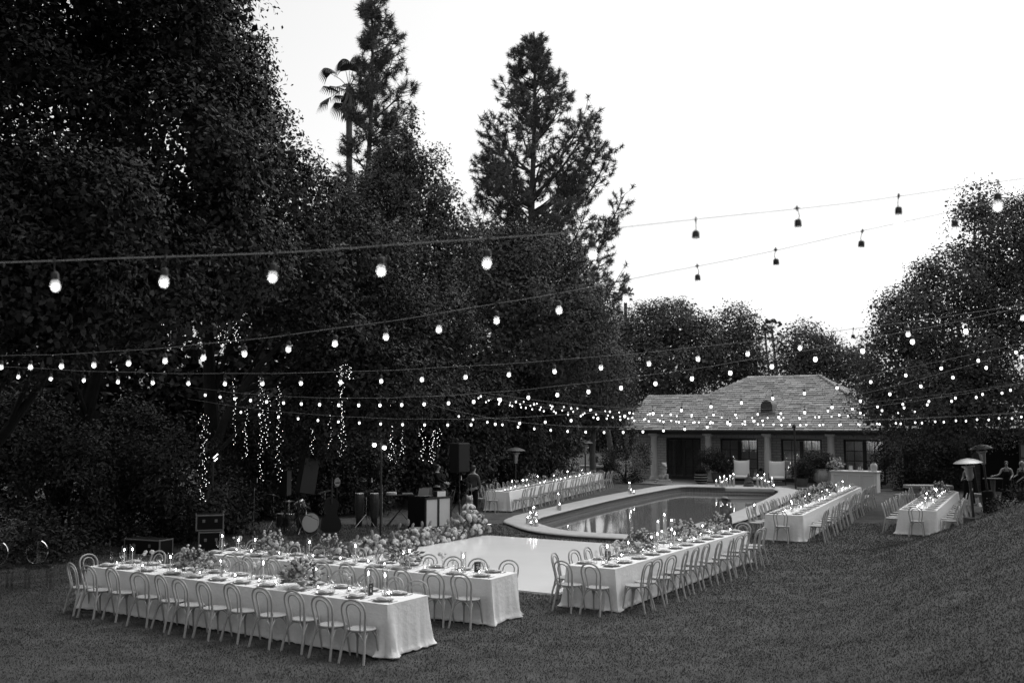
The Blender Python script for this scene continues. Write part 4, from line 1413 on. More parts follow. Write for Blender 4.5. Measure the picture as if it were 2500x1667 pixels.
# ---------------------------------------------------------------- festoon lights
bulb_me = MB().lathe([(0.0, -.105), (.014, -.102), (.025, -.090), (.029, -.072), (.025, -.050), (.016, -.030), (.0135, -.02)], 10).mesh('bulb_glass')
glob_me = bulb_me.copy()
bulb_me.transform(Matrix.Scale(.88, 4))
bulb_me.materials.append(M_bulb)
M_globe = bpy.data.materials.new('frosted_globe')
M_globe.use_nodes = True
_b = M_globe.node_tree.nodes['Principled BSDF']
_b.inputs['Base Color'].default_value = (.8, .8, .8, 1)
_b.inputs['Emission Color'].default_value = (1, 1, 1, 1)
_b.inputs['Emission Strength'].default_value = .2
_b.inputs['Alpha'].default_value = .3
glob_me.materials.append(M_globe)
core_me = MB().ball((0, 0, -.076), (.017, .017, .018), 8, 6).mesh('filament')
core_me.materials.append(M_core)
sock_me = MB().lathe([(.0105, .012), (.019, .006), (.022, -.004), (.0235, -.034), (.0, -.036)], 8).tube([(.004, 0, .008), (.012, 0, .03), (0, 0, .085)], [.004, .003, .0025], 5).box((0, 0, .078), (.034, .008, .010), .002).box((0, 0, .078), (.010, .010, .034), .002).mesh('socket')
sock_me.materials.append(M_black)
M_cable = mat('grey_cable', .42, .6)
def string_light(label, P0, P1, zp, n, near, hang=.13, k0=0, k1=None, zfun=None):
    k1 = n - 1 if k1 is None else k1
    P0, P1 = Vector(P0), Vector(P1)
    t = thing('festoon_string', label, 'string lights', (0, 0, 0), 0, 'festoon strings over the lawn')
    def pt(i):
        f = i / (n - 1)
        p = P0.lerp(P1, f)
        p.z = zfun(i) if zfun else zp[0] * f * f + zp[1] * f + zp[2]
        return p
    cab = MB()
    idx = np.arange(k0 - 3, k1 + 3.01, .5)
    cab.tube([pt(i) + Vector((0, 0, hang + .02 + (.004 * math.sin(i * 2.3)))) for i in idx], .0024, 5)
    cab.ob('cable', M_cable, t)
    for i in range(k0, k1 + 1):
        p = pt(i) + Vector((0, 0, .075))
        rz = R.uniform(0, 6.28)
        b = obj('bulb', glob_me if near else bulb_me, None, t, p, rz)
        tl = R.uniform(-.08, .08)
        b.rotation_euler = (tl, R.uniform(-.08, .08), rz)
        obj('socket', sock_me, None, b)
        if near: obj('filament', core_me, None, b)
    return t
string_light('festoon string crossing lowest over the outer tables with large bulbs', (-2.61, 5.63, 0), (2.94, 5.93, 0), (.33, .197, 4.131), 10, True)
string_light('festoon string running from the dark trees up across the pale sky', (-6.38, 12.42, 0), (2.99, 6.63, 0), (.92, -.338, 4.056), 19, True)
string_light('festoon string sagging over the paired tables towards the shade tree', (-7.6, 15.32, 0), (5.78, 11.19, 0), (1.414, -.944, 4.075), 24, True)
string_light('festoon string dipping over the drum kit towards the shade tree', (-6.92, 22.49, 0), (5.19, 11.34, 0), (1.95, -1.551, 3.995), 28, False)
string_light('festoon string dipping over the booth and across the shingled roof', (-6.9, 25.41, 0), (8.88, 17.5, 0), (2.879, -1.923, 3.645), 30, False)
string_light('festoon string hanging lowest beneath the eaves of the pool house', (-1.52, 28.54, 0), (8.99, 17.52, 0), (3.339, -2.384, 3.567), 26, False)
def far_string(label, P0, P1, z0, z1, n, kl, zl):
    # measured between P0 and P1 (n bulbs), carried on kl bulbs further to its far end
    N = n - 1
    A_ = np.array([[0, 0, 1], [N * N, N, 1], [kl * kl, -kl, 1]], float)
    c = np.linalg.solve(A_, np.array([z0, z1, zl]))
    string_light(label, P0, P1, None, n, False, k0=-kl, k1=N, zfun=lambda i: float(c[0] * i * i + c[1] * i + c[2]))
far_string('upper far festoon string between the bushes and the shade tree', (8.24, 26.01, 0), (12.03, 24.04, 0), 3.69, 4.16, 8, 17, 4.2)
far_string('second far festoon string crossing in front of the roof vent', (9.24, 26.48, 0), (11.67, 23.73, 0), 3.64, 4.08, 7, 26, 4.35)
far_string('far festoon string level with the eaves beside the bar', (10.78, 31.02, 0), (14.37, 28.69, 0), 3.33, 3.51, 8, 23, 4.2)
far_string('lower far festoon string over the table by the stone bench', (11.46, 31.37, 0), (14.45, 28.32, 0), 3.36, 3.55, 8, 30, 4.55)
far_string('farthest festoon string grazing the pool house roof', (13.05, 38.79, 0), (15.33, 37.96, 0), 3.67, 3.82, 5, 25, 4.6)

# ---------------------------------------------------------------- fairy lights hung in the trees
def fairy(px, y0, y1, Y, n, seed, wob=5, label=None, pts=None):
    rr = random.Random(seed)
    a, b = atY(px, y0, Y), atY(px, y1, Y)
    t = thing('fairy_light_strand', label, 'fairy lights', (a.x, a.y, b.z), 0, 'fairy light strands in the trees')
    o = Vector((a.x, a.y, b.z))
    wire, lamps = MB(), MB()
    P = []
    for i in range(n):
        f = (i + rr.uniform(-.35, .35)) / (n - 1)
        P.append(a.lerp(b, f) - o + Vector((rr.gauss(0, wob), rr.gauss(0, wob), 0)) * (Y / F))
    P.sort(key=lambda p: -p.z)
    wire.tube(P, .003, 3, cap=False)
    for p in P:
        r = .0085 * rr.uniform(.6, 1.25) * Y / 28
        lamps.add([p + Vector(v) * r for v in ((1, 0, 0), (-1, 0, 0), (0, 1, 0), (0, -1, 0), (0, 0, 1), (0, 0, -1))],
                  [(0, 2, 4), (2, 1, 4), (1, 3, 4), (3, 0, 4), (2, 0, 5), (1, 2, 5), (3, 1, 5), (0, 3, 5)])
    wire.ob('wire', M_black, t)
    l = lamps.ob('lamp', M_fairy, t, angle=0)
    l['kind'] = 'stuff'
for i, (px, y0, y1, Y, n, wob, lab) in enumerate([
    (496, 1012, 1222, 26, 74, 6, 'thick fairy light strand hanging above the road cases'),
    (572, 925, 1085, 27, 26, 3, 'short fairy light strand of paired lamps near the leaning limb'),
    (600, 1000, 1118, 28, 28, 4, 'thin fairy light strand between the longer strands'),
    (636, 925, 1172, 27.5, 50, 4, 'long fairy light strand beside the bare trunk'),
    (653, 962, 1094, 29, 24, 4, 'short fairy light strand in front of the bare trunk'),
    (680, 945, 1174, 28, 46, 4, 'long fairy light strand above the drum kit'),
    (762, 1045, 1110, 29, 14, 3, 'little fairy light strand over the tilted loudspeaker'),
    (834, 905, 1112, 29, 62, 5, 'dense fairy light strand falling beside the round mirror'),
    (808, 975, 1092, 30, 18, 4, 'sparse fairy light strand beside the dense one'),
    (958, 1036, 1130, 33, 30, 5, 'fairy light strand right of the twin lamps'),
    (983, 1052, 1108, 33, 16, 3, 'short fairy light strand over the laptop'),
    (1031, 1048, 1122, 34, 20, 4, 'wavy fairy light strand over the booth'),
    (1054, 1050, 1130, 34, 30, 5, 'dense fairy light strand beside the square loudspeaker'),
    (1070, 1046, 1090, 34, 10, 4, 'shortest fairy light strand touching the square loudspeaker'),
    (960, 946, 1000, 33, 16, 5, 'fairy light cluster high in the evergreen branches'),
    (548, 790, 840, 24.5, 34, 12, 'tangle of fairy lights high in the dark tree'),
    (575, 785, 835, 24.5, 22, 5, 'second tangle of fairy lights high in the dark tree'),
    (405, 780, 815, 23, 14, 8, 'faint tangle of fairy lights deep in the broadleaf crown'),
    (75, 835, 870, 21, 16, 12, 'faint fairy lights in the leaning broadleaf tree')]):
    fairy(px, y0, y1, Y, n, 40 + i, wob, lab)
# a branch of fairy lights
fairy(845, 890, 925, 29, 30, 99, 11, 'arching cluster of fairy lights on a spreading branch')
# ---------------------------------------------------------------- flower border along the dance floor
fb0, fb1 = uv(25.6, -16.75), uv(17.5, -16.75)
fbx = (fb0 + fb1) / 2
border = thing('flower_border', 'long bank of hydrangeas edging the white dance floor', 'flowers', (fbx.x, fbx.y, 0))
rr = random.Random(77)
fo = MB()
def border_pt(f, o, z):
    p = fb0.lerp(fb1, f) + VX * o
    return Vector((p.x - fbx.x, p.y - fbx.y, z))
bh = lambda f: .34 + .34 * math.exp(-(f / .16) ** 2) + .10 * math.exp(-((f - .42) / .1) ** 2) + .05 * math.sin(f * 23)
for i in range(4200):
    f = rr.random() * .76; h = bh(f)
    a = rr.uniform(-1.5, 1.5)
    p = border_pt(f, -.1 + math.sin(a) * .42, max(.02, math.cos(a) * h * rr.uniform(.45, .95)))
    d = Vector((rr.gauss(0, .6), rr.gauss(0, .6), rr.uniform(.1, 1))).normalized()
    s_ = d.orthogonal().normalized() * .035
    fo.add([p, p + d * .07 + s_, p + d * .14, p + d * .07 - s_], [(0, 1, 2, 3)])
fo.ob('foliage', M_leafy, border, angle=0)
for i in range(290):
    f = rr.random() ** 1.15 * .75; h = bh(f)
    a = rr.uniform(-.7, 1.35)
    p = border_pt(f, -.1 + math.sin(a) * .48, max(.06, math.cos(a) * h * rr.uniform(.85, 1.05)))
    mi = rr.choice((0, 0, 1, 1, 1, 2, 2, 2, 4, 4))
    o = obj('flower_head', HEADS[mi], None, border, p, rr.uniform(0, 6))
    o.rotation_euler = (rr.uniform(-.5, .5), rr.uniform(-.5, .5), rr.uniform(0, 6))
    o.scale = (rr.uniform(.42, .9),) * 3
for i in range(14):
    f = rr.random() * .75; p = border_pt(f, rr.uniform(-.3, .2), bh(f) + rr.uniform(.05, .2))
    o = obj('flower_head', HEADS[4], None, border, p, 0)
    o.rotation_euler = (rr.uniform(-.4, .4), rr.uniform(-.4, .4), 0)
    o.scale = (.5, .5, .85)

# ---------------------------------------------------------------- disc jockey booth
ba = math.atan2(.75, .66)
booth = thing('dj_booth', 'black disc jockey booth with two white front panels', 'booth', (-2.76, 32.06, 0), ba)
Lb, Db, Hb = 1.18, .78, 1.02
MB().box((Lb / 2, .02, Hb - .03), (Lb, .05, .06)).box((Lb / 2, .02, .04), (Lb, .05, .08)).box((.025, .02, Hb / 2), (.05, .054, Hb - .02)).box((Lb - .025, .02, Hb / 2), (.05, .054, Hb - .02)).box((Lb / 2, .02, Hb / 2), (.07, .052, Hb - .13)).ob('frame', M_black, booth)
for k in range(2):
    MB().box((.3 + k * .58, .028, Hb / 2 + .01), (.5, .02, Hb - .15), .003).ob('front_panel', mat('white_scrim', .62, .8, .2, .04, 4), booth)  # even white panels without any glow
MB().box((.022, Db / 2 + .05, Hb / 2), (.03, Db, Hb), .004).box((Lb - .022, Db / 2 + .05, Hb / 2), (.03, Db, Hb), .004).ob('side_panel', M_blackmat, booth)
MB().box((Lb / 2, Db / 2 + .05, Hb - .09), (Lb - .08, Db, .04), .004).ob('shelf_top', M_black, booth)
def onb(x, y, z):
    return (Matrix.Translation((-2.76, 32.06, 0)) @ Matrix.Rotation(ba, 4, 'Z')) @ Vector((x, y, z))
lp = thing('laptop', 'open laptop on the disc jockey booth', 'laptop', onb(.25, .45, Hb + .02), ba - 1.2)
MB().box((0, 0, .01), (.36, .25, .018), .004).ob('base', M_steel, lp)
MB().box((0, .16, .12), (.36, .012, .24), .004, M=Matrix.Rotation(-.35, 3, 'X')).ob('screen', mat('laptop_lid', .28, .35, .5), lp)
dk_ = thing('dj_deck', 'black mixing deck lying on the disc jockey booth', 'mixer', onb(.7, .42, Hb - .068), ba)
MB().box((0, 0, .05), (.62, .4, .09), .01).ob('body', M_black, dk_)
for k in (-1, 1):
    MB().lathe([(0, .096), (.1, .096), (.1, .108), (.02, .112), (0, .112)], 16, (k * .19, 0, 0)).ob('jog_wheel', M_steel, dk_)
mo = thing('monitor_screen', 'small pale screen standing behind the mixing deck', 'screen', onb(.75, .72, Hb - .068), ba - .9)
MB().box((0, 0, .19), (.34, .02, .28), .004).box((0, .03, .03), (.05, .03, .06)).ob('screen', mat('grey_screen', .22, .4, .4), mo)
wb = thing('white_speaker', 'low white faced box on the booth behind the front panels', 'box', onb(.82, .2, Hb - .068), ba)
MB().box((0, 0, .12), (.42, .18, .24), .01).ob('body', M_black, wb)
MB().box((0, -.094, .12), (.38, .01, .2), .003).ob('front', M_white, wb)

# ---------------------------------------------------------------- loudspeakers on stands
def tripod(name, label, loc, h, spread=.45, r=.018, cat='stand', group='stands of the band'):
    t = thing(name, label, cat, loc, R.uniform(0, 2), group)
    MB().tube([(0, 0, .08), (0, 0, h * .55)], r * 1.25, 8).tube([(0, 0, h * .55), (0, 0, h)], r, 8).ob('pole', M_black, t)
    MB().lathe([(r * 1.3, h * .53), (r * 2, h * .54), (r * 2, h * .58), (r * 1.3, h * .59)], 8).ob('collar', M_black, t)
    for k in range(3):
        a = k * 2.094
        MB().tube([(0, 0, min(.75, h * .45)), (math.cos(a) * spread, math.sin(a) * spread, .015)], r * .7, 6).tube([(0, 0, .12), (math.cos(a) * spread * .55, math.sin(a) * spread * .55, .36 * min(.75, h * .45) / .75)], r * .4, 5).ob('leg', M_black, t)
    return t
M_cab = mat('speaker_cabinet', .009, .7, .3, .2, 30)
M_grille = mat('speaker_grille', .02, .6, .3, .2, 90)
def speaker(label, loc, dims, rz, tilt=(0, 0), grille=None):
    t = thing('loudspeaker', label, 'loudspeaker', loc, rz, 'loudspeakers of the band')
    t.rotation_euler = (tilt[0], tilt[1], rz)
    w, d, h = dims
    MB().box((0, 0, h / 2), dims, .02).ob('cabinet', M_cab, t)
    MB().box((0, -d / 2 - .006, h / 2), (w - .05, .012, h - .06), .004).ob('grille', grille or M_grille, t)
    MB().box((w / 2 + .004, 0, h * .6), (.012, .14, .05), .004).ob('handle', M_black, t)
    return t
tripod('speaker_stand', 'tall black stand carrying the square loudspeaker by the booth', (-1.85, 35.3, 0), 1.68, .5)
speaker('large square black loudspeaker raised beside the booth', (-1.85, 35.3, 1.68), (.52, .52, 1.02), math.radians(42))
tripod('speaker_stand', 'black stand carrying the tilted loudspeaker over the drums', (-6.45, 30.4, 0), 1.25, .45)
speaker('tall tilted loudspeaker above the drum kit', (-6.3, 30.5, 1.25), (.50, .45, 1.10), math.radians(28), (0, .16), mat('grey_grille', .045, .7, .3, .2, 90))
tripod('speaker_stand', 'thin black stand carrying the narrow column loudspeaker', (-7.0, 31.0, 0), 1.15, .4)
speaker('narrow pale column loudspeaker left of the tilted one', (-7.0, 31.0, 1.15), (.24, .3, .80), math.radians(60), (0, 0), mat('pale_grille', .12, .7, .3))

# ---------------------------------------------------------------- drums
M_shell = mat('drum_shell', .05, .25, .5, .3, 12)
M_skinw = mat('drum_head', .55, .6, .3)
M_chrome = mat('chrome', .75, .12, .5, metal=1.0)
bd = thing('bass_drum', 'bass drum with pale head and black hoop', 'drum', (-6.35, 31.3, 0), math.radians(38), 'drum kit')
RX = Matrix.Rotation(math.pi / 2, 3, 'X')
MB().lathe([(.30, -.2), (.31, 0), (.30, .2)], 28, (0, 0, .33), M=RX).ob('shell', M_shell, bd)
hd_ = MB().lathe([(0, .207), (.295, .207), (.295, .2)], 28, (0, 0, .33), M=RX).ob('head', M_skinw, bd)
MB().lathe([(.30, .17), (.325, .17), (.325, .215), (.297, .215), (.297, .208)], 28, (0, 0, .33), M=RX).ob('hoop', M_black, bd)
for s_ in (-1, 1):
    MB().tube([(s_ * .27, -.12, .25), (s_ * .42, -.24, 0)], .011, 6).ob('spur', M_chrome, bd)
tx = text_obj('emblem', 'dw', .09, M_black, bd)
tx.location = (0, -.2105, .51); tx.rotation_euler = (math.pi / 2, 0, 0)
def drum(label, loc, r, h, z, tiltx=0.0, legs=3):
    t = thing('tom_drum', label, 'drum', loc, R.uniform(0, 3), 'drum kit')
    Mt = Matrix.Rotation(tiltx, 3, 'X')
    c = Vector((0, 0, z + h / 2))
    MB().lathe([(r, -h / 2), (r * 1.01, 0), (r, h / 2 - .01)], 20, c, M=Mt).ob('shell', M_shell, t)
    MB().lathe([(r * 1.0, h / 2 - .03), (r * 1.05, h / 2 - .03), (r * 1.05, h / 2 + .008), (r * .98, h / 2 + .01)], 20, c, M=Mt).ob('rim', M_chrome, t)
    MB().lathe([(0, h / 2), (r * .98, h / 2)], 20, c, M=Mt).ob('head', M_skinw, t)
    for k in range(legs):
        a = k * 2.094
        MB().tube([(math.cos(a) * r * 1.04, math.sin(a) * r * 1.04, z + h * .7), (math.cos(a) * r * 1.12, math.sin(a) * r * 1.12, 0)], .008, 6).ob('leg', M_chrome, t)
    for k in range(6):
        a = k * 1.047
        MB().box(c + Mt @ Vector((math.cos(a) * r * 1.02, math.sin(a) * r * 1.02, 0)), (.025, .025, h * .5), .004).ob('lug', M_chrome, t)
    return t
drum('floor tom on thin chrome legs beside the bass drum', (-7.15, 31.4, 0), .21, .40, .18)
drum('small rack tom tilted above the bass drum', (-6.6, 31.35, 0), .16, .24, .74, -.5, 1)
drum('snare drum standing low at the front of the kit', (-6.85, 31.0, 0), .18, .16, .46, .1)
def cymbal(label, loc, h, r, tl):
    t = thing('cymbal_stand', label, 'cymbal', loc, R.uniform(0, 3), 'drum kit')
    MB().tube([(0, 0, .1), (0, 0, h)], .010, 6).ob('pole', M_chrome, t)
    for k in range(3):
        a = k * 2.094
        MB().tube([(0, 0, .35), (math.cos(a) * .26, math.sin(a) * .26, .01)], .008, 5).ob('leg', M_chrome, t)
    MB().lathe([(.004, .022), (.03, .016), (.05, .006), (r, -.012)], 24, (0, 0, h), M=Matrix.Rotation(tl, 3, 'X')).ob('cymbal', mat('bronze_cymbal', .35, .3, .5, metal=1.0), t)
cymbal('cymbal on tall stand left of the floor tom', (-7.5, 31.6, 0), 1.15, .22, .25)
cymbal('cymbal on stand behind the bass drum', (-5.9, 31.7, 0), 1.25, .24, -.3)
cymbal('hi-hat cymbal between snare and floor tom', (-7.05, 31.8, 0), .95, .18, .05)
cst = thing('conga_stand', 'chrome tripod stand between two conga drums', 'stand', (-4.78, 33.0, 0), .4, 'percussion')
MB().tube([(0, 0, .25), (0, 0, .98)], .014, 6).ob('pole', M_chrome, cst)
for k in range(3):
    a = k * 2.094 - .9
    MB().tube([(0, 0, .42), (math.cos(a) * .38, math.sin(a) * .38, .01)], .011, 6).ob('leg', M_chrome, cst)
for x, lab in ((-5.05, 'conga drum with pale head left of its chrome stand'), (-4.55, 'conga drum with pale head right of its chrome stand')):
    t = thing('conga_drum', lab, 'drum', (x, 33.25, 0), 0, 'percussion')
    MB().lathe([(.12, .28), (.16, .55), (.175, .75), (.16, 1.0), (.145, 1.08)], 18).ob('shell', M_shell, t)
    MB().lathe([(.15, 1.04), (.155, 1.06), (.15, 1.09)], 18).ob('rim', M_chrome, t)
    MB().lathe([(0, 1.1), (.14, 1.092), (.15, 1.08)], 18).ob('head', M_skinw, t)
    MB().lathe([(.13, .0), (.13, .02), (.1, .02), (.11, .28)], 12).ob('foot', M_black, t)
tb_ = thing('percussion_table', 'black percussion table between congas and booth', 'table', (-3.75, 33.6, 0), .2, 'percussion')
MB().box((0, 0, 1.0), (.95, .4, .03), .005).ob('table_top', M_black, tb_)
for sx in (-1, 1):
    MB().tube([(sx * .4, -.16, 0), (-sx * .4, .16, .98)], .015, 6).tube([(sx * .4, .16, 0), (-sx * .4, -.16, .98)], .015, 6).ob('leg', M_black, tb_)
for k, (dx, lab) in enumerate(((-.28, 'shallow pale drum on the percussion table'), (.25, 'small keyboard-like pad on the percussion table'))):
    t = thing('percussion_pad', lab, 'instrument', (-3.75 + dx, 33.6, 1.017), .2, 'percussion')
    if k == 0:
        MB().lathe([(.17, 0), (.18, .05), (.17, .08), (0, .085)], 18).ob('shell', M_skinw, t)
    else:
        MB().box((0, 0, .03), (.34, .26, .06), .01).ob('body', M_steel, t)
db = thing('double_bass', 'dark double bass leaning on its stand beside the drum kit', 'instrument', (-5.45, 30.3, 0), math.radians(20))
outl = [(0, .12), (.2, .14), (.3, .28), (.27, .48), (.17, .66), (.2, .82), (.24, .95), (.16, 1.1), (.03, 1.16)]
sh2 = spline([(x, 0, z) for x, z in outl], 4)
ring = [(p.x, p.z) for p in sh2] + [(-p.x, p.z) for p in reversed(sh2[1:-1])]
nb_ = len(ring)
MB().add([(x, -.08, z) for x, z in ring] + [(x, .10, z) for x, z in ring], [tuple(range(nb_)), tuple(range(2 * nb_ - 1, nb_ - 1, -1))] + [(i, nb_ + i, nb_ + (i + 1) % nb_, (i + 1) % nb_) for i in range(nb_)]).ob('body', mat('dark_varnish', .012, .5, .3), db)
MB().box((0, -.10, 1.28), (.055, .05, .62), .01).ob('neck', M_black, db)
MB().tube([(0, -.1, 1.58), (0, -.1, 1.7), (0, -.04, 1.74), (0, -.02, 1.7)], .03, 7).ob('scroll', M_black, db)
MB().tube([(0, 0, .12), (0, 0, 0)], .01, 6).ob('end_pin', M_chrome, db)
ds = thing('disc_stand', 'round pale disc mounted on a dark stand before the bushes', 'stand', (-5.35, 30.7, 0), math.radians(25))
MB().tube([(0, 0, .02), (0, 0, 1.5)], .012, 6).ob('pole', M_black, ds)
MB().lathe([(0, 0), (.13, .01), (.135, 0), (.13, -.01), (0, -.005)], 20, (0, -.03, 1.60), sx=.72, M=RX).ob('disc', mat('pale_disc', .3, .4, .4), ds)
MB().box((0, -.05, 1.58), (.15, .01, .03), .003).ob('clip', M_black, ds)
MB().lathe([(.2, 0), (.2, .015), (.02, .03)], 12).ob('foot', M_black, ds)
for x, y, h, lab in ((-4.15, 32.2, 1.35, 'microphone stand left of the booth'), (-7.85, 30.6, 1.45, 'microphone stand behind the road cases'), (-5.7, 29.6, .55, 'short chrome stand in front of the drums'), (-1.35, 33.6, 1.35, 'microphone stand with boom beside the towel basket')):
    t = thing('microphone_stand', lab, 'stand', (x, y, 0), R.uniform(0, 6), 'microphone stands')
    MB().tube([(0, 0, .02), (0, 0, h)], .010, 6).ob('pole', M_steel, t)
    MB().tube([(0, 0, h), (.35, 0, h + .16)], .007, 6).ob('boom', M_black, t)
    MB().lathe([(.0, 0), (.022, .01), (.026, .03), (.02, .05), (.013, .06), (.011, .16)], 10, (.35, 0, h + .14)).ob('microphone', M_steel, t)
    for k in range(3):
        a = k * 2.094
        MB().tube([(0, 0, .2), (math.cos(a) * .28, math.sin(a) * .28, .01)], .008, 5).ob('leg', M_steel, t)

# ---------------------------------------------------------------- lamps of the band
lpz = thing('lamp_pole', 'black pole carrying two glowing globe lamps by the flowers', 'lamp', (-3.85, 29.5, 0))
MB().tube([(0, 0, 0), (0, 0, 2.9)], .03, 8).ob('pole', M_black, lpz)
MB().lathe([(.28, 0), (.28, .02), (.03, .05)], 16).ob('foot', M_black, lpz)
MB().tube([(-.2, -.05, 2.72), (0, 0, 2.82), (.1, -.1, 2.66)], .012, 6).ob('arm', M_black, lpz)
M_spot = emit_mat('stage_lamp', 9.0)
for dx, dz in ((-.2, 2.75), (.1, 2.67)):
    b = MB().ball((dx, -.08, dz), .055, 14, 10).ob('globe', M_spot, lpz)
    MB().lathe([(.05, 0), (.06, .09), (.03, .14)], 10, (dx, -.0, dz), M=Matrix.Rotation(-1.4, 3, 'X')).ob('housing', M_black, b)
ls = thing('strip_lamp_stand', 'black stand with slanted bright strip lamp above the road cases', 'lamp', (-8.35, 28.0, 0))
MB().tube([(0, 0, 0), (0, 0, 2.33)], .028, 8).ob('pole', M_black, ls)
MB().lathe([(.25, 0), (.25, .02), (.03, .05)], 14).ob('foot', M_black, ls)
MB().box((.09, -.02, 2.43), (.22, .05, .16), .01, M=Matrix.Rotation(-.65, 3, 'Y')).ob('housing', M_black, ls)
M_strip = emit_mat('strip_light', 4.0)
for k in range(2):
    MB().box((.08 + k * .01, -.055, 2.475 - k * .10), (.17 - .05 * k, .015, .022), 0, M=Matrix.Rotation(-.75, 3, 'Y')).ob('strip', M_strip, ls)
# road cases
M_edge = mat('aluminium_edge', .14, .5, .5)
def case(label, loc, dims, rz, opened=False):
    t = thing('road_case', label, 'case', loc, rz, 'road cases of the band')
    w, d, h = dims
    MB().box((0, 0, h / 2), (w, d, h), .01).ob('body', M_blackmat, t)
    e = .035
    eb = MB()
    for sx in (-1, 1):
        for sy in (-1, 1):
            eb.box((sx * (w / 2 - .012), sy * (d / 2 - .012), h / 2), (e, e, h + .01), .006)
    for z in (.02, h - .02):
        for sy in (-1, 1):
            eb.box((0, sy * (d / 2 - .012), z), (w - .02, e, e), .006)
        for sx in (-1, 1):
            eb.box((sx * (w / 2 - .012), 0, z), (e, d - .02, e), .006)
    eb.ob('edging', M_edge, t)
    for sx in (-1, 1):
        MB().box((sx * w * .22, -d / 2 - .01, h * .62), (.07, .02, .08), .005).ob('latch', M_edge, t)
    return t
case('lower road case with pale metal edges', (-7.95, 26.6, 0), (.62, .5, .56), math.radians(18))
case('upper road case stacked on the lower one', (-8.0, 26.65, .572), (.70, .5, .42), math.radians(18))
case('long low road case leaning open beside the stacked pair', (-9.4, 26.1, 0), (1.15, .5, .42), math.radians(-22))

# ---------------------------------------------------------------- statue, basket and side table by the booth
def lumps(mb, L):
    for c, r in L:
        mb.ball(c, r, 12, 8)
    return mb
def fuse(name, mb, m, parent, vox=.025, noise=.0):
    o = mb.ob(name, m, parent, angle=0)
    md = o.modifiers.new('remesh', 'REMESH'); md.mode = 'VOXEL'; md.voxel_size = vox; md.use_smooth_shade = True
    s = o.modifiers.new('smooth', 'SMOOTH'); s.factor = .6; s.iterations = 3
    return o
dog = thing('stone_dog', 'weathered stone dog statue sitting behind the towel basket', 'statue', (-1.52, 35.6, 0), math.radians(20))
dm = lumps(MB(), [((0, .12, .22), (.2, .24, .22)), ((0, .02, .42), (.17, .17, .24)), ((0, -.04, .60), (.12, .12, .14)), ((0, -.07, .73), (.12, .13, .115)), ((0, -.19, .70), (.065, .09, .055)), ((-.09, -.02, .83), (.04, .03, .06)), ((.09, -.02, .83), (.04, .03, .06)),
    ((-.09, -.16, .22), (.05, .06, .24)), ((.09, -.16, .22), (.05, .06, .24)), ((-.09, -.22, .03), (.055, .09, .035)), ((.09, -.22, .03), (.055, .09, .035)), ((-.17, .08, .12), (.07, .18, .12)), ((.17, .08, .12), (.07, .18, .12)), ((0, .36, .08), (.04, .14, .04))])
fuse('figure', dm, M_stone, dog)
MB().box((0, .03, -.02), (.5, .75, .06), .01).ob('plinth', M_stone, dog)
stl = thing('side_table', 'low black side table at the end of the flower border', 'table', (-1.35, 33.0, 0), .5)
MB().box((0, 0, .40), (.62, .42, .03), .005).ob('table_top', M_black, stl)
for sx in (-1, 1):
    for sy in (-1, 1):
        MB().box((sx * .28, sy * .18, .19), (.03, .03, .38)).ob('leg', M_black, stl)
bk = thing('towel_basket', 'round wicker basket heaped with white cloths', 'basket', (-1.42, 33.0, .417), 0)
M_wicker = mat('wicker', .24, .8, .2, .4, 70, .5)
wk = MB().lathe([(.13, 0), (.16, .1), (.185, .2), (.175, .205), (.15, .1), (.12, .02)], 24)
for z in (.03, .07, .11, .15, .19):
    r_ = .135 + .25 * z
    wk.tube([(math.cos(a) * r_, math.sin(a) * r_, z + .006 * (k % 2)) for k, a in enumerate(np.linspace(0, 6.283, 25)[:-1])], .009, 5, closed=True)
wk.ob('basket', M_wicker, bk)
for k in range(7):
    a = k * .9
    c = MB()
    pts = [(math.cos(a) * .04, math.sin(a) * .04, .12), (math.cos(a) * .10, math.sin(a) * .10, .26 + .02 * (k % 3)), (math.cos(a) * .17, math.sin(a) * .17, .24), (math.cos(a) * .22, math.sin(a) * .22, .19)]
    c.tube(spline(pts, 3), [.055, .06, .06, .06, .058, .055, .05, .045, .04, .03], 8)
    c.ob('cloth', M_napkin, bk)
gl = thing('ground_spotlight', 'small lit spotlight lying on the grass by the pool', 'lamp', (-.75, 33.35, 0), 0)
MB().lathe([(.05, 0), (.06, .03), (.05, .06)], 10, sx=1.6).ob('housing', M_black, gl)
MB().lathe([(0, .064), (.045, .062)], 10, sx=1.6).ob('lens', emit_mat('spot_lens', 3.0), gl)

# ---------------------------------------------------------------- clear acrylic chairs at the lawn edge
M_acr = glass_mat('acrylic', .80, .05)
def ghost(label, loc, rz):
    t = thing('acrylic_chair', label, 'chair', loc, rz, 'clear acrylic chairs')
    MB().box((0, 0, .45), (.46, .44, .03), .012).box((0, -.21, .41), (.44, .02, .07), .005).ob('seat', M_acr, t)
    for sx in (-1, 1):
        for sy in (-1, 1):
            MB().box((sx * .2, sy * .19, .22), (.045, .045, .44), .008).ob('leg', M_acr, t)
    MB().lathe([(0, .0), (.2, .012), (.215, 0), (.2, -.012), (0, -.006)], 24, (0, .22, .74), sy=1.15, M=Matrix.Rotation(math.pi / 2 - .15, 3, 'X')).ob('back', M_acr, t)
    return t
ghost('clear acrylic armchair half out of frame by the hedge', (-10.35, 20.4, 0), math.radians(40))
ghost('clear acrylic armchair on the grass in front of the hedge', (-9.65, 20.6, 0), math.radians(35))
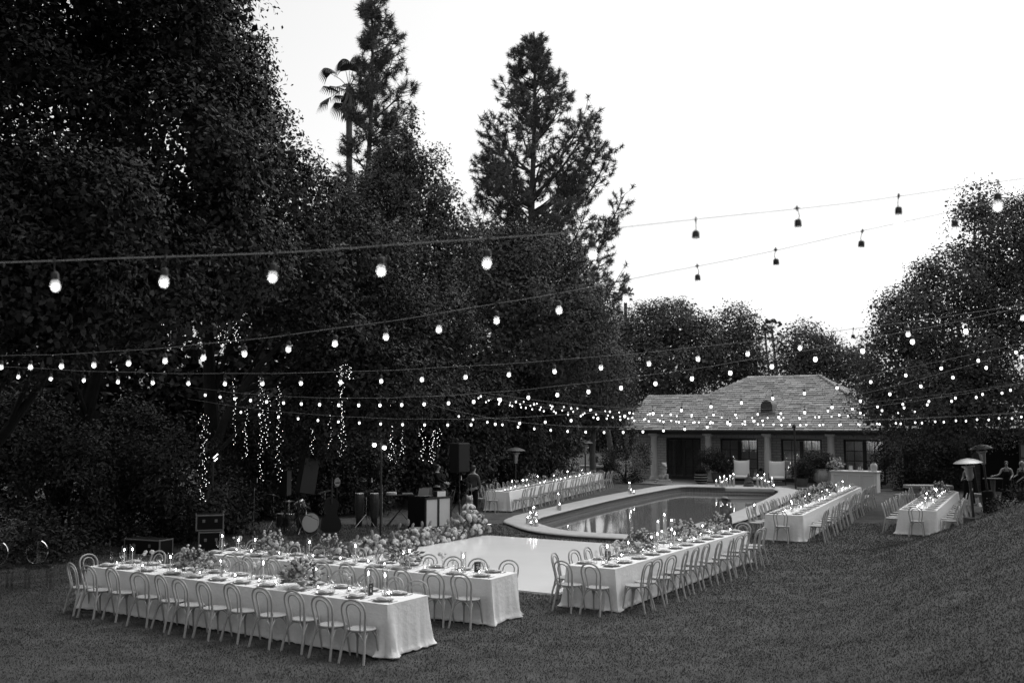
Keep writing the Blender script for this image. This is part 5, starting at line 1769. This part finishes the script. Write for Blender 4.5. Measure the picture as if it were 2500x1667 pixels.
# ---------------------------------------------------------------- pillar candles round the pool
M_pglass = glass_mat('pillar_glass', .96, .04)
def pillar(hw, hg, r, loc, label, group):
    t = thing('pillar_candle', label, 'candle', loc, 0, group)
    MB().lathe([(0, .003), (r * .86, .003), (r * .86, hw), (r * .6, hw - .008), (0, hw - .01)], 16).ob('wax', M_wax, t)
    MB().lathe([(r, 0), (r, hg)], 16).ob('glass', M_pglass, t)
    flame(hw - .008, 1.5).ob('flame', M_flame, t)
PC = {
 'cluster of pillar candles on the rounded pool end': [(1303, 1277, .50, .53), (1295, 1278, .34, .44), (1309, 1281, .33, .46), (1288.5, 1279, .20, .28), (1297, 1283, .09, .17), (1309.5, 1284, .15, .2)],
 'pair of pillar candles on the pool edge beside the far table': [(1363, 1242, .56, .6), (1367, 1245, .22, .26)],
 'trio of pillar candles on the pool edge before the house': [(1537, 1203, .46, .58), (1540.5, 1205, .18, .22), (1548, 1205, .08, .15)],
 'row of pillar candles left of the seated stone figure': [(1748.5, 1186, .26, .34), (1758.5, 1186, .43, .5), (1764, 1187, .22, .26), (1768.5, 1185.5, .5, .58), (1774.5, 1186.5, .36, .44), (1783, 1186, .5, .57), (1791.5, 1186.5, .62, .68)],
 'row of pillar candles right of the seated stone figure': [(1850, 1188.5, .60, .66), (1859.5, 1189, .45, .53), (1866.5, 1188, .64, .68), (1868.6, 1190, .34, .4), (1876.5, 1190.5, .3, .38), (1885.6, 1190.5, .48, .56), (1889, 1191.5, .15, .2)],
 'pillar candles standing behind the poolside corner table': [(1606.5, 1302, .34, .44), (1623, 1300, .52, .62), (1640, 1299, .34, .44), (1616, 1306, .10, .14)],
 'single pillar candle on the pool edge by the table before the bar': [(1842, 1254, .30, .46)]}
HT = ['tallest', 'second tallest', 'third tallest', 'fourth tallest', 'fifth tallest', 'sixth tallest', 'shortest']
for gname, L in PC.items():
    od = sorted(range(len(L)), key=lambda i: -L[i][2])
    for i, (px, py, hw, hg) in enumerate(L):
        p = at(px, py, .11)
        k = od.index(i)
        lab = gname if len(L) == 1 else (('shortest' if k == len(L) - 1 else HT[k]) + ' in the ' + gname.replace('pillar candles standing', 'pillar candles'))
        pillar(hw, hg, .062, (p.x, p.y, .112), lab, gname)

# ---------------------------------------------------------------- statues
def local(px, py, z=0):
    p = at(px, py, z)
    return (p.x, p.y, z)
fd = thing('guardian_statue', 'carved pale stone guardian lion on a plinth before the column', 'statue', local(1620, 1179, .02), math.radians(10))
MB().box((0, 0, .05), (.95, .7, .1), .015).box((0, 0, .16), (.7, .55, .12), .02).ob('plinth', M_stone, fd)
fm = lumps(MB(), [((0, .05, .38), (.26, .22, .2)), ((0, .02, .62), (.2, .18, .26)), ((0, -.02, .86), (.17, .16, .16)), ((.03, -.06, 1.0), (.16, .15, .13)), ((.06, -.2, .95), (.09, .09, .07)), ((.0, .02, 1.12), (.14, .10, .06)), ((.13, -.02, 1.12), (.06, .06, .05)),
    ((-.13, -.18, .35), (.07, .08, .16)), ((.13, -.18, .35), (.07, .08, .16)), ((-.2, -.02, .33), (.1, .16, .13)), ((.2, -.02, .33), (.1, .16, .13)), ((.17, -.2, .45), (.09, .06, .09))])
for k in range(10):
    a = k * .628
    fm.ball((math.cos(a) * .17 + .02, math.sin(a) * .13, .84), .055, 8, 6)
fuse('figure', fm, M_stone, fd)
bu = thing('seated_figure', 'dark stone seated meditating figure at the far pool edge', 'statue', local(1828, 1187, .112), math.radians(-8))
M_dstone = mat('dark_stone', .11, .7, .3, .2, 10)
bm_ = lumps(MB(), [((0, 0, .2), (.22, .15, .07)), ((-.15, -.06, .2), (.1, .1, .06)), ((.15, -.06, .2), (.1, .1, .06)), ((0, .02, .34), (.13, .09, .15)), ((0, .02, .45), (.15, .08, .06)), ((0, 0, .56), (.07, .075, .085)), ((0, .0, .655), (.03, .03, .03)), ((-.16, 0, .36), (.045, .05, .11)), ((.16, 0, .36), (.045, .05, .11)), ((-.09, -.1, .26), (.09, .05, .04)), ((.09, -.1, .26), (.09, .05, .04)), ((0, .02, .5), (.04, .04, .04))])
fuse('figure', bm_, M_dstone, bu, .018)
MB().lathe([(.27, 0), (.29, .02), (.26, .06), (.28, .1), (.24, .13), (0, .135)], 20, sy=.75).ob('lotus_base', M_dstone, bu)
by = thing('child_statue', 'bronze statue of a crouching child in a straw hat by the pool', 'statue', local(1770, 1287, .0), math.radians(150))
M_bronze = mat('old_bronze', .13, .45, .5, .2, 12)
cm_ = lumps(MB(), [((0, 0, .45), (.14, .13, .2)), ((0, -.02, .64), (.12, .1, .1)), ((0, -.04, .84), (.09, .095, .11)), ((0, -.03, .73), (.045, .045, .06)), ((-.1, -.17, .34), (.06, .16, .07)), ((.1, -.17, .34), (.06, .16, .07)), ((-.1, -.3, .18), (.05, .06, .18)), ((.1, -.3, .18), (.05, .06, .18)), ((-.15, -.1, .55), (.045, .09, .12)), ((.15, -.1, .55), (.045, .09, .12)), ((0, -.22, .48), (.12, .05, .045)), ((0, .04, .15), (.15, .15, .15)), ((-.1, -.36, .03), (.05, .09, .03)), ((.1, -.36, .03), (.05, .09, .03))])
fuse('figure', cm_, M_bronze, by, .02)
MB().lathe([(.21, -.02), (.215, -.01), (.13, .012), (.115, .05), (.09, .09), (0, .105)], 22, (0, -.03, .90), M=Matrix.Rotation(.35, 3, 'X')).ob('straw_hat', mat('bronze_hat', .22, .5, .4, .3, 30), by)

# ---------------------------------------------------------------- terrace furniture
def lounge(label, loc, rz):
    t = thing('lounge_chair', label, 'armchair', loc, rz, 'white cushioned lounge chairs')
    cu = mat('cushion_fabric', .68, .9, .1, .03, 6)
    MB().box((0, .0, .40), (.80, .78, .15), .05).ob('seat_cushion', cu, t)
    bkm = MB()
    n_, m_ = 12, 12
    for s_ in (0, 1):
        for i in range(m_ + 1):
            for k in range(n_ + 1):
                u_, w_ = k / n_ - .5, i / m_
                puff = .075 * (1 - (2 * u_) ** 4) * (1 - (2 * w_ - 1) ** 4) + .01
                x = u_ * .86 * (1 - .04 * math.sin(w_ * math.pi))
                z = .46 + w_ * .80 + .07 * (2 * u_) ** 4 * (1 if w_ > .8 else 0) * (w_ - .8) * 5
                bkm.v.append((x, .34 + w_ * .16 + (puff if s_ else -puff), z))
    q_ = (n_ + 1) * (m_ + 1)
    for s_ in (0, 1):
        for i in range(m_):
            for k in range(n_):
                a = s_ * q_ + i * (n_ + 1) + k
                f_ = (a, a + 1, a + n_ + 2, a + n_ + 1)
                bkm.f.append(f_ if s_ == 0 else f_[::-1])
    for i in range(m_):
        for k in (0, n_):
            a = i * (n_ + 1) + k
            bkm.f.append((a, a + n_ + 1, q_ + a + n_ + 1, q_ + a))
    for k in range(n_):
        for i in (0, m_):
            a = i * (n_ + 1) + k
            bkm.f.append((a, a + 1, q_ + a + 1, q_ + a))
    bkm.ob('back_cushion', cu, t, angle=60)
    for sx in (-1, 1):
        MB().tube(spline([(sx * .44, -.4, 0), (sx * .44, -.38, .3), (sx * .45, -.34, .62), (sx * .45, 0, .64), (sx * .45, .42, .62), (sx * .44, .46, .3), (sx * .44, .5, 0)], 3), .018, 6).ob('arm_frame', M_black, t)
    MB().box((0, 0, .30), (.84, .82, .04), .008).ob('seat_frame', M_black, t)
    return t
lounge('white cushioned lounge chair behind the row of tall candles', local(1812, 1181, .06), math.radians(-12))
lounge('white cushioned lounge chair nearer the striped stone urn', local(1898, 1184, .06), math.radians(-14))
ot = thing('ottoman', 'pale cushioned footstool between the two lounge chairs', 'footstool', local(1853, 1183, .06), math.radians(-20))
MB().box((0, 0, .34), (.62, .55, .16), .05).ob('cushion', mat('cushion_fabric', .68), ot)
for sx in (-1, 1):
    for sy in (-1, 1):
        MB().box((sx * .26, sy * .22, .13), (.04, .04, .26)).ob('leg', M_black, ot)
for k, px in enumerate((1858, 1872)):
    t = thing('lantern', ('dark lantern against the column, nearer the footstool', 'dark lantern against the column, nearer the urn')[k], 'lantern', local(px, 1176, .06), .3, 'dark lanterns by the column')
    MB().box((0, 0, .66), (.28, .28, .03), .004).box((0, 0, .1), (.28, .28, .03), .004).lathe([(.14, .67), (.03, .8)], 8).ob('cap', M_black, t)
    for sx in (-1, 1):
        for sy in (-1, 1):
            MB().box((sx * .125, sy * .125, .38), (.02, .02, .55)).ob('bar', M_black, t)
    MB().lathe([(0, .115), (.04, .115), (.04, .33), (0, .34)], 10).ob('candle', M_wax, t)
def planter(label, loc, potprof, potm, blobs, leaf=M_leafB, rib=0, stripes=False, dens=22):
    t = thing('potted_plant', label, 'plant', loc, 0, 'planters on the terrace')
    mb = MB().lathe(potprof, 24)
    if rib:
        for k in range(rib):
            a = k * 2 * math.pi / rib
            mb.tube([(math.cos(a) * r * 1.01, math.sin(a) * r * 1.01, z) for r, z in potprof[2:-3]], .02, 5)
    pot = mb.ob('pot', potm, t)
    if stripes:
        for k, (r, z) in enumerate(potprof[2:6]):
            MB().tube([(math.cos(a) * r * 1.02, math.sin(a) * r * 1.02, z) for a in np.linspace(0, 6.283, 21)[:-1]], .018, 5, closed=True).ob('band', M_stone, pot)
    MB().tube([(0, 0, .3), (.05, 0, .7), (0, 0, 1.0)], [.04, .03, .02], 6).ob('stem', M_barkd, t)
    Cc, Dd = blob_clumps(blobs, dens, 1.0)
    obj('foliage', leaf_mesh('foliage', Cc, Dd, 7, .09, .10, .045), leaf, t)
urn = [(0, 0), (.22, .0), (.2, .06), (.1, .12), (.12, .18), (.3, .3), (.40, .52), (.43, .72), (.40, .86), (.44, .92), (.40, .93), (.32, .8)]
planter('large fluted stone urn with a dark shrub beside the bar', local(2003, 1187, .06), urn, M_stone, [((-.2, 0, 1.35), (.75, .6, .5)), ((.3, 0, 1.25), (.55, .5, .45)), ((-.75, 0, .9), (.55, .5, .5))], M_leafB, 18)
planter('dark striped basket planter by the glass door', local(1712, 1180, .06), [(0, 0), (.2, 0), (.3, .08), (.36, .22), (.38, .36), (.34, .5), (.30, .58), (.33, .66), (.28, .6)], M_blackmat, [((.1, 0, .75), (.28, .28, .22))], M_leafB, 0, True)
planter('dark pot with a tall bushy plant beside the candles', local(1752, 1178, .06), [(0, 0), (.24, 0), (.3, .2), (.34, .5), (.36, .56), (.3, .55)], M_dstone, [((-.35, 0, 1.5), (.75, .55, .45)), ((.3, 0, 1.0), (.7, .55, .42)), ((-.1, 0, 1.15), (.6, .5, .4))], M_leafB)
planter('dark leafy potted shrub in front of the black post', local(1958, 1188, .06), [(0, 0), (.24, 0), (.3, .2), (.34, .4), (.36, .46), (.3, .45)], M_dstone, [((0, 0, .85), (.5, .45, .42)), ((.1, 0, 1.15), (.4, .4, .3))], M_leafD)
bp_ = thing('black_post', 'tall black post with a spotlight head in front of the house', 'post', local(1943, 1196, .0))
MB().tube([(0, 0, 0), (0, 0, 3.15)], .05, 8).ob('pole', M_black, bp_)
MB().lathe([(.06, 0), (.1, .1), (.1, .22), (.04, .26)], 10, (-.05, -.05, 3.12), M=Matrix.Rotation(.5, 3, 'X')).ob('spot_head', M_black, bp_)
MB().lathe([(.22, 0), (.22, .03), (.06, .07)], 12).ob('foot', M_black, bp_)
# bar
bA, bB = at(2030, 1200, 0), at(2142, 1204, 0)
bdir = (bB - bA); bl_ = bdir.length
ban = math.atan2(bdir.y, bdir.x)
bar = thing('bar_counter', 'white panelled bar counter beside the laurel', 'bar', (bA.x, bA.y, 0), ban)
MB().box((bl_ / 2, .35, .5), (bl_, .7, 1.0), .008).ob('body', M_white, bar)
MB().box((bl_ / 2, .34, 1.03), (bl_ + .12, .84, .06), .012).box((bl_ / 2, .345, .975), (bl_ + .05, .75, .05), .01).ob('counter_top', M_white, bar)
for k in range(3):
    pc_ = MB()
    w_ = (bl_ - .1) / 3
    cx2 = .05 + w_ * (k + .5)
    for (x_, z_, dx, dz) in ((cx2, .86, w_ - .12, .035), (cx2, .16, w_ - .12, .035), (cx2 - w_ / 2 + .075, .51, .035, .665), (cx2 + w_ / 2 - .075, .51, .035, .665)):
        pc_.box((x_, -.012, z_), (dx, .05, dz), .006)
    pc_.ob('panel_moulding', M_white, bar)
def onbar(x, y=.3):
    p = Matrix.Rotation(ban, 3, 'Z') @ Vector((x, y, 0)) + Vector((bA.x, bA.y, 0))
    return (p.x, p.y, 1.063)
sg = thing('framed_sign', 'small white framed sign standing on the bar', 'sign', onbar(.95, .15), ban)
MB().box((0, 0, .13), (.18, .02, .24), .004).ob('frame', M_steel, sg)
MB().box((0, -.012, .13), (.14, .006, .19)).ob('paper', M_china, sg)
for k, (x_, h_) in enumerate(((.82, .26), (1.28, .22), (1.36, .26), (1.46, .14), (1.78, .22))):
    t = tag(MB().lathe([(0, 0), (.035, 0), (.037, h_ * .6), (.014, h_ * .75), (.013, h_)], 10).ob('bottle', mat('pale_bottle', .4, .2, .5), None, onbar(x_, .3)), '%s bottle along the white bar from the flowers' % ORD[k], 'bottle', 'bottles on the bar')
jar = thing('drink_jar', 'big round drink jar at the end of the bar', 'jar', onbar(2.02, .3), ban)
MB().lathe([(0, 0), (.13, 0), (.17, .1), (.18, .22), (.15, .33), (.09, .38), (.09, .41)], 18).ob('jar', mat('milky_glass', .45, .15, .5), jar)
MB().lathe([(.1, .41), (.1, .44), (0, .45)], 14).ob('lid', M_black, jar)
P_arr[0].put(onbar(.18, .3), 1.0, 'loose flower arrangement at the corner of the bar', 'flower bowls on the tables', 1.3)
# stone counter in the shade left of the house
scn = thing('stone_counter', 'stone slab counter in the shade behind the far table', 'table', (4.25, 57.5, 0), math.radians(-8))
MB().box((0, 0, .96), (2.0, .9, .12), .02).ob('slab', M_stone, scn)
for sx in (-1, 1):
    MB().box((sx * .7, 0, .44), (.3, .7, .88), .02).ob('pedestal', M_dstone, scn)
for k, (dx, lab) in enumerate(((-.55, 'pale folded cloth stack on the stone counter'), (.45, 'small potted plant on the stone counter'))):
    t = thing('counter_item', lab, 'decor', (4.25 + dx, 57.5, 1.023), 0)
    if k == 0:
        MB().box((0, 0, .06), (.4, .3, .12), .03).box((.03, 0, .16), (.34, .26, .08), .03).ob('cloth', M_stone, t)
    else:
        MB().lathe([(.08, 0), (.11, .14), (.1, .14)], 12).ob('pot', M_stone, t)
        Cc, Dd = blob_clumps([((0, 0, .34), (.22, .22, .22))], 60, 1.0)
        obj('foliage', leaf_mesh('foliage', Cc, Dd, 5, .05, .08, .04), M_leafC, t)
# stone table and benches on the right
M_slab = mat('weathered_wood', .30, .85, .15, .2, 4)
stb = thing('stone_table', 'long pale slab table under the laurel', 'table', local(2262, 1210, 0)[:2] + (0,), math.radians(-4))
stb.location = (17.95, 43.3, 0)
MB().box((0, 0, .68), (1.85, .8, .15), .02).ob('slab', M_slab, stb)
for sx in (-1, 1):
    MB().box((sx * .6, 0, .3), (.25, .6, .6), .02).ob('pedestal', M_slab, stb)
for k, (x_, y_, lab) in enumerate(((16.4, 42.0, 'low pale bench left of the slab table'), (19.6, 42.4, 'low pale bench right of the slab table'))):
    t = thing('stone_bench', lab, 'bench', (x_, y_, 0), math.radians(35 if k == 0 else -60), 'benches round the slab table')
    MB().box((0, 0, .39), (1.0, .4, .13), .02).ob('slab', M_slab, t)
    for sx in (-1, 1):
        MB().box((sx * .3, 0, .16), (.16, .32, .32), .02).ob('pedestal', M_slab, t)

# ---------------------------------------------------------------- patio heaters
M_alu = mat('spun_aluminium', .36, .45, .4, metal=.7)
def heater(label, loc, sz=1.0, tilt=(0, 0), boxbase=False):
    t = thing('patio_heater', label, 'heater', loc, R.uniform(-.3, .3), 'patio heaters')
    t.scale = (1, 1, sz)
    t.rotation_euler = (tilt[0], tilt[1], 0)
    if boxbase:
        MB().box((.03, 0, .27), (.5, .5, .5), .01).ob('base', M_black, t)
        MB().box((.1, -.256, .12), (.12, .006, .05)).ob('label_plate', M_white, t)
    else:
        MB().lathe([(.25, 0), (.26, .05), (.24, .1), (.22, .68), (.2, .74), (.06, .78)], 18).ob('base', mat('heater_base', .012, .8, .1), t)
    MB().tube([(0, 0, .5), (0, 0, 1.68)], .04, 10).ob('pole', M_black, t)
    MB().lathe([(.05, 1.66), (.08, 1.68), (.085, 1.72), (.13, 2.06), (.19, 2.1), (.19, 2.13), (.08, 2.14)], 16).ob('burner', mat('grey_steel', .28, .45, .4, metal=.8), t)
    MB().tube([(0, 0, 2.1), (0, 0, 2.26)], .03, 8).ob('neck', M_black, t)
    MB().lathe([(.425, 2.22), (.43, 2.215), (.33, 2.28), (.2, 2.33), (.06, 2.36), (0, 2.365)], 28).ob('reflector', M_alu, t)
heater('patio heater beside the bushes at the table against them', (.15, 43.6, 0))
heater('patio heater in front of the stone counter', (3.95, 54.0, 0), 1.06)
heater('patio heater on a box base beside the table by the stone bench', (14.25, 31.0, 0), .98, (0, -.07), True)
heater('patio heater leaning near the two women', (18.3, 38.5, 0), 1.1, (0, -.10))
fc = thing('floor_cone', 'tiny white folded card on the ground by the heater', 'card', (19.2, 41.3, 0), .3)
MB().add([(-.07, -.06, 0), (.07, -.06, 0), (.07, .06, 0), (-.07, .06, 0), (-.05, 0, .16), (.05, 0, .16)], [(0, 1, 5, 4), (2, 3, 4, 5), (1, 2, 5), (3, 0, 4)]).ob('card', M_white, fc, angle=0)
hb_ = thing('high_table', 'dark high cocktail table beside the women', 'table', (20.6, 43.0, 0), .3)
MB().lathe([(0, 1.02), (.4, 1.02), (.4, 1.06), (0, 1.06)], 20).ob('table_top', M_black, hb_)
MB().lathe([(.28, 0), (.12, .2), (.08, .5), (.12, 1.0)], 10).ob('pedestal', M_dstone, hb_)

# ---------------------------------------------------------------- people
def skin_fig(name, V_, E_, rad, m, parent, root=0, sub=1):
    me = bpy.data.meshes.new(name)
    me.from_pydata([tuple(v) for v in V_], E_, [])
    me.materials.append(m)
    o = bpy.data.objects.new(name, me)
    COL.objects.link(o)
    o.parent = parent
    md = o.modifiers.new('skin', 'SKIN')
    md.use_smooth_shade = True
    sv = me.skin_vertices[0].data
    for i, r in enumerate(rad):
        sv[i].radius = (r, r) if not hasattr(r, '__len__') else r
        sv[i].use_root = (i == root)
    sb = o.modifiers.new('sub', 'SUBSURF'); sb.levels = sub; sb.render_levels = sub
    return o
def person(label, loc, rz, h=1.75, arms=None, dress=False, hair=M_hair, long_hair=False, cloth=None, head_turn=0.0, clothname='suit', group=None):
    t = thing('person', label, 'person', loc, rz, group)
    k = h / 1.75
    t.scale = (k, k, k)
    arms = arms or [((-.24, .02, 1.18), (-.25, -.06, .94)), ((.24, .02, 1.18), (.25, -.06, .94))]
    V_ = [(0, 0, .96), (0, .0, 1.12), (0, .0, 1.30), (0, .01, 1.43), (0, .0, 1.51), (0, -.015, 1.575), (0, -.02, 1.66), (0, -.015, 1.72)]
    E_ = [(0, 1), (1, 2), (2, 3), (3, 4), (4, 5), (5, 6), (6, 7)]
    rad = [(.12, .08), (.10, .07), (.115, .08), (.10, .065), .05, (.062, .07), (.072, .09), (.045, .06)]
    def add(v, r, to):
        V_.append(v); rad.append(r); E_.append((to, len(V_) - 1)); return len(V_) - 1
    nose = add((math.sin(head_turn) * .105, -.02 - math.cos(head_turn) * .105, 1.635), .014, 6)
    for sx in (-1, 1):
        hp = add((sx * .09, 0, .9), (.085, .09), 0)
        kn_ = add((sx * .10, -.015, .50), .055, hp)
        an = add((sx * .10, .02, .09), .036, kn_)
        add((sx * .115, -.15, .035), (.04, .03), an)
    for j, sx in enumerate((-1, 1)):
        sh = add((sx * .175, .01, 1.41), .06, 3)
        el, wr = Vector(arms[j][0]), Vector(arms[j][1])
        e = add(el[:], .042, sh)
        w_ = add(wr[:], .026, e)
        d = (wr - el).normalized()
        pm = wr + d * .07
        p_ = add(pm[:], (.036, .018), w_)
        u_ = d.orthogonal().normalized()
        for q_ in range(4):
            off_ = u_ * (.024 * (q_ - 1.5))
            a_ = add((pm + off_ + d * .05)[:], .009, p_)
            add((pm + off_ + d * (.075 + .01 * (q_ in (1, 2))) + d.cross(u_) * .02)[:], .008, a_)
        th_ = add((wr + d * .045 + u_ * -.05)[:], .011, p_)
    skin_fig('body', V_, E_, rad, M_skin, t)
    cloth = cloth or M_blackmat
    cV = [(0, 0, .94), (0, 0, 1.12), (0, 0, 1.30), (0, .01, 1.42), (0, .005, 1.46)]
    cE = [(0, 1), (1, 2), (2, 3), (3, 4)]
    cr = [(.17, .125), (.142, .105), (.168, .12), (.13, .095), (.06, .06)]
    if not dress:
        for j, sx in enumerate((-1, 1)):
            cV.append((sx * .18, .01, 1.41)); cr.append(.078); cE.append((3, len(cV) - 1))
            cV.append(arms[j][0]); cr.append(.06); cE.append((len(cV) - 2, len(cV) - 1))
            el, wr = Vector(arms[j][0]), Vector(arms[j][1])
            cV.append(el.lerp(wr, .95)[:]); cr.append(.042); cE.append((len(cV) - 2, len(cV) - 1))
        skin_fig('jacket', cV, cE, cr, cloth, t)
        tV, tE, tr_ = [(0, 0, .97)], [], [(.15, .11)]
        for sx in (-1, 1):
            for v, r in (((sx * .09, 0, .86), (.10, .105)), ((sx * .10, -.01, .5), .075), ((sx * .10, .015, .08), .058)):
                tV.append(v); tr_.append(r)
                tE.append((0 if v[2] > .8 else len(tV) - 2, len(tV) - 1))
        skin_fig('trousers', tV, tE, tr_, M_blackmat, t)
    else:
        cV[3:] = []; cE = [(0, 1), (1, 2)]; cr = cr[:3]
        cV[2] = (0, 0, 1.36); cr = [(.19, .14), (.17, .125), (.20, .14)]
        skin_fig('bodice', cV, cE, cr, cloth, t)
        MB().lathe([(.13, 1.1), (.165, 1.0), (.19, .85), (.22, .5), (.27, .12), (.26, .1)], 22, sy=.8).ob('skirt', cloth, t)
        for sx in (-1, 1):
            MB().tube([(sx * .09, -.10, 1.36), (sx * .10, -.02, 1.47), (sx * .09, .09, 1.36)], .012, 5).ob('strap', cloth, t)
    hm = MB().ball((0, .02, 1.69), (.092, .105, .085), 14, 9).ball((0, .05, 1.64), (.085, .075, .09), 12, 8)
    if long_hair:
        hm.ball((0, .085, 1.50), (.12, .06, .22), 12, 8).ball((-.075, .02, 1.55), (.035, .06, .16), 10, 7).ball((.075, .02, 1.55), (.035, .06, .16), 10, 7)
    fuse('hair', hm, hair, t, .02)
    for sx in (-1, 1):
        MB().lathe([(0, 0), (.04, .0), (.042, .04), (.03, .075), (0, .08)], 12, (sx * .112, -.06, 0), sy=2.4).ob('shoe', M_black, t)
    return t
M_jacket = mat('grey_jacket', .075, .9, .1, .2, 20)
person('man in dark suit standing behind the disc jockey booth', (-2.85, 38.4, 0), math.radians(75), 1.82, [((-.22, -.1, 1.2), (-.12, -.32, 1.1)), ((.22, -.1, 1.2), (.12, -.32, 1.1))])
person('man in grey jacket standing behind the stone dog', (-1.42, 37.0, 0), math.radians(150), 1.84, None, cloth=M_jacket)
person('woman in black top standing behind the box-based heater', (19.0, 41.8, 0), math.radians(-60), 1.72, [((-.24, 0, 1.17), (-.12, -.24, 1.1)), ((.24, 0, 1.17), (.10, -.26, 1.12))], True)
person('woman in strappy black dress reaching for the high table', (21.6, 43.8, 0), math.radians(-20), 1.74, [((-.30, -.08, 1.18), (-.52, -.16, 1.12)), ((.24, .0, 1.17), (.14, -.22, 1.05))], True)
person('woman with long blond hair in a black dress', (21.95, 43.2, 0), math.radians(-75), 1.76, [((-.24, 0, 1.17), (-.10, -.26, 1.12)), ((.24, -.02, 1.17), (.16, -.26, .98))], True, M_blond, True)
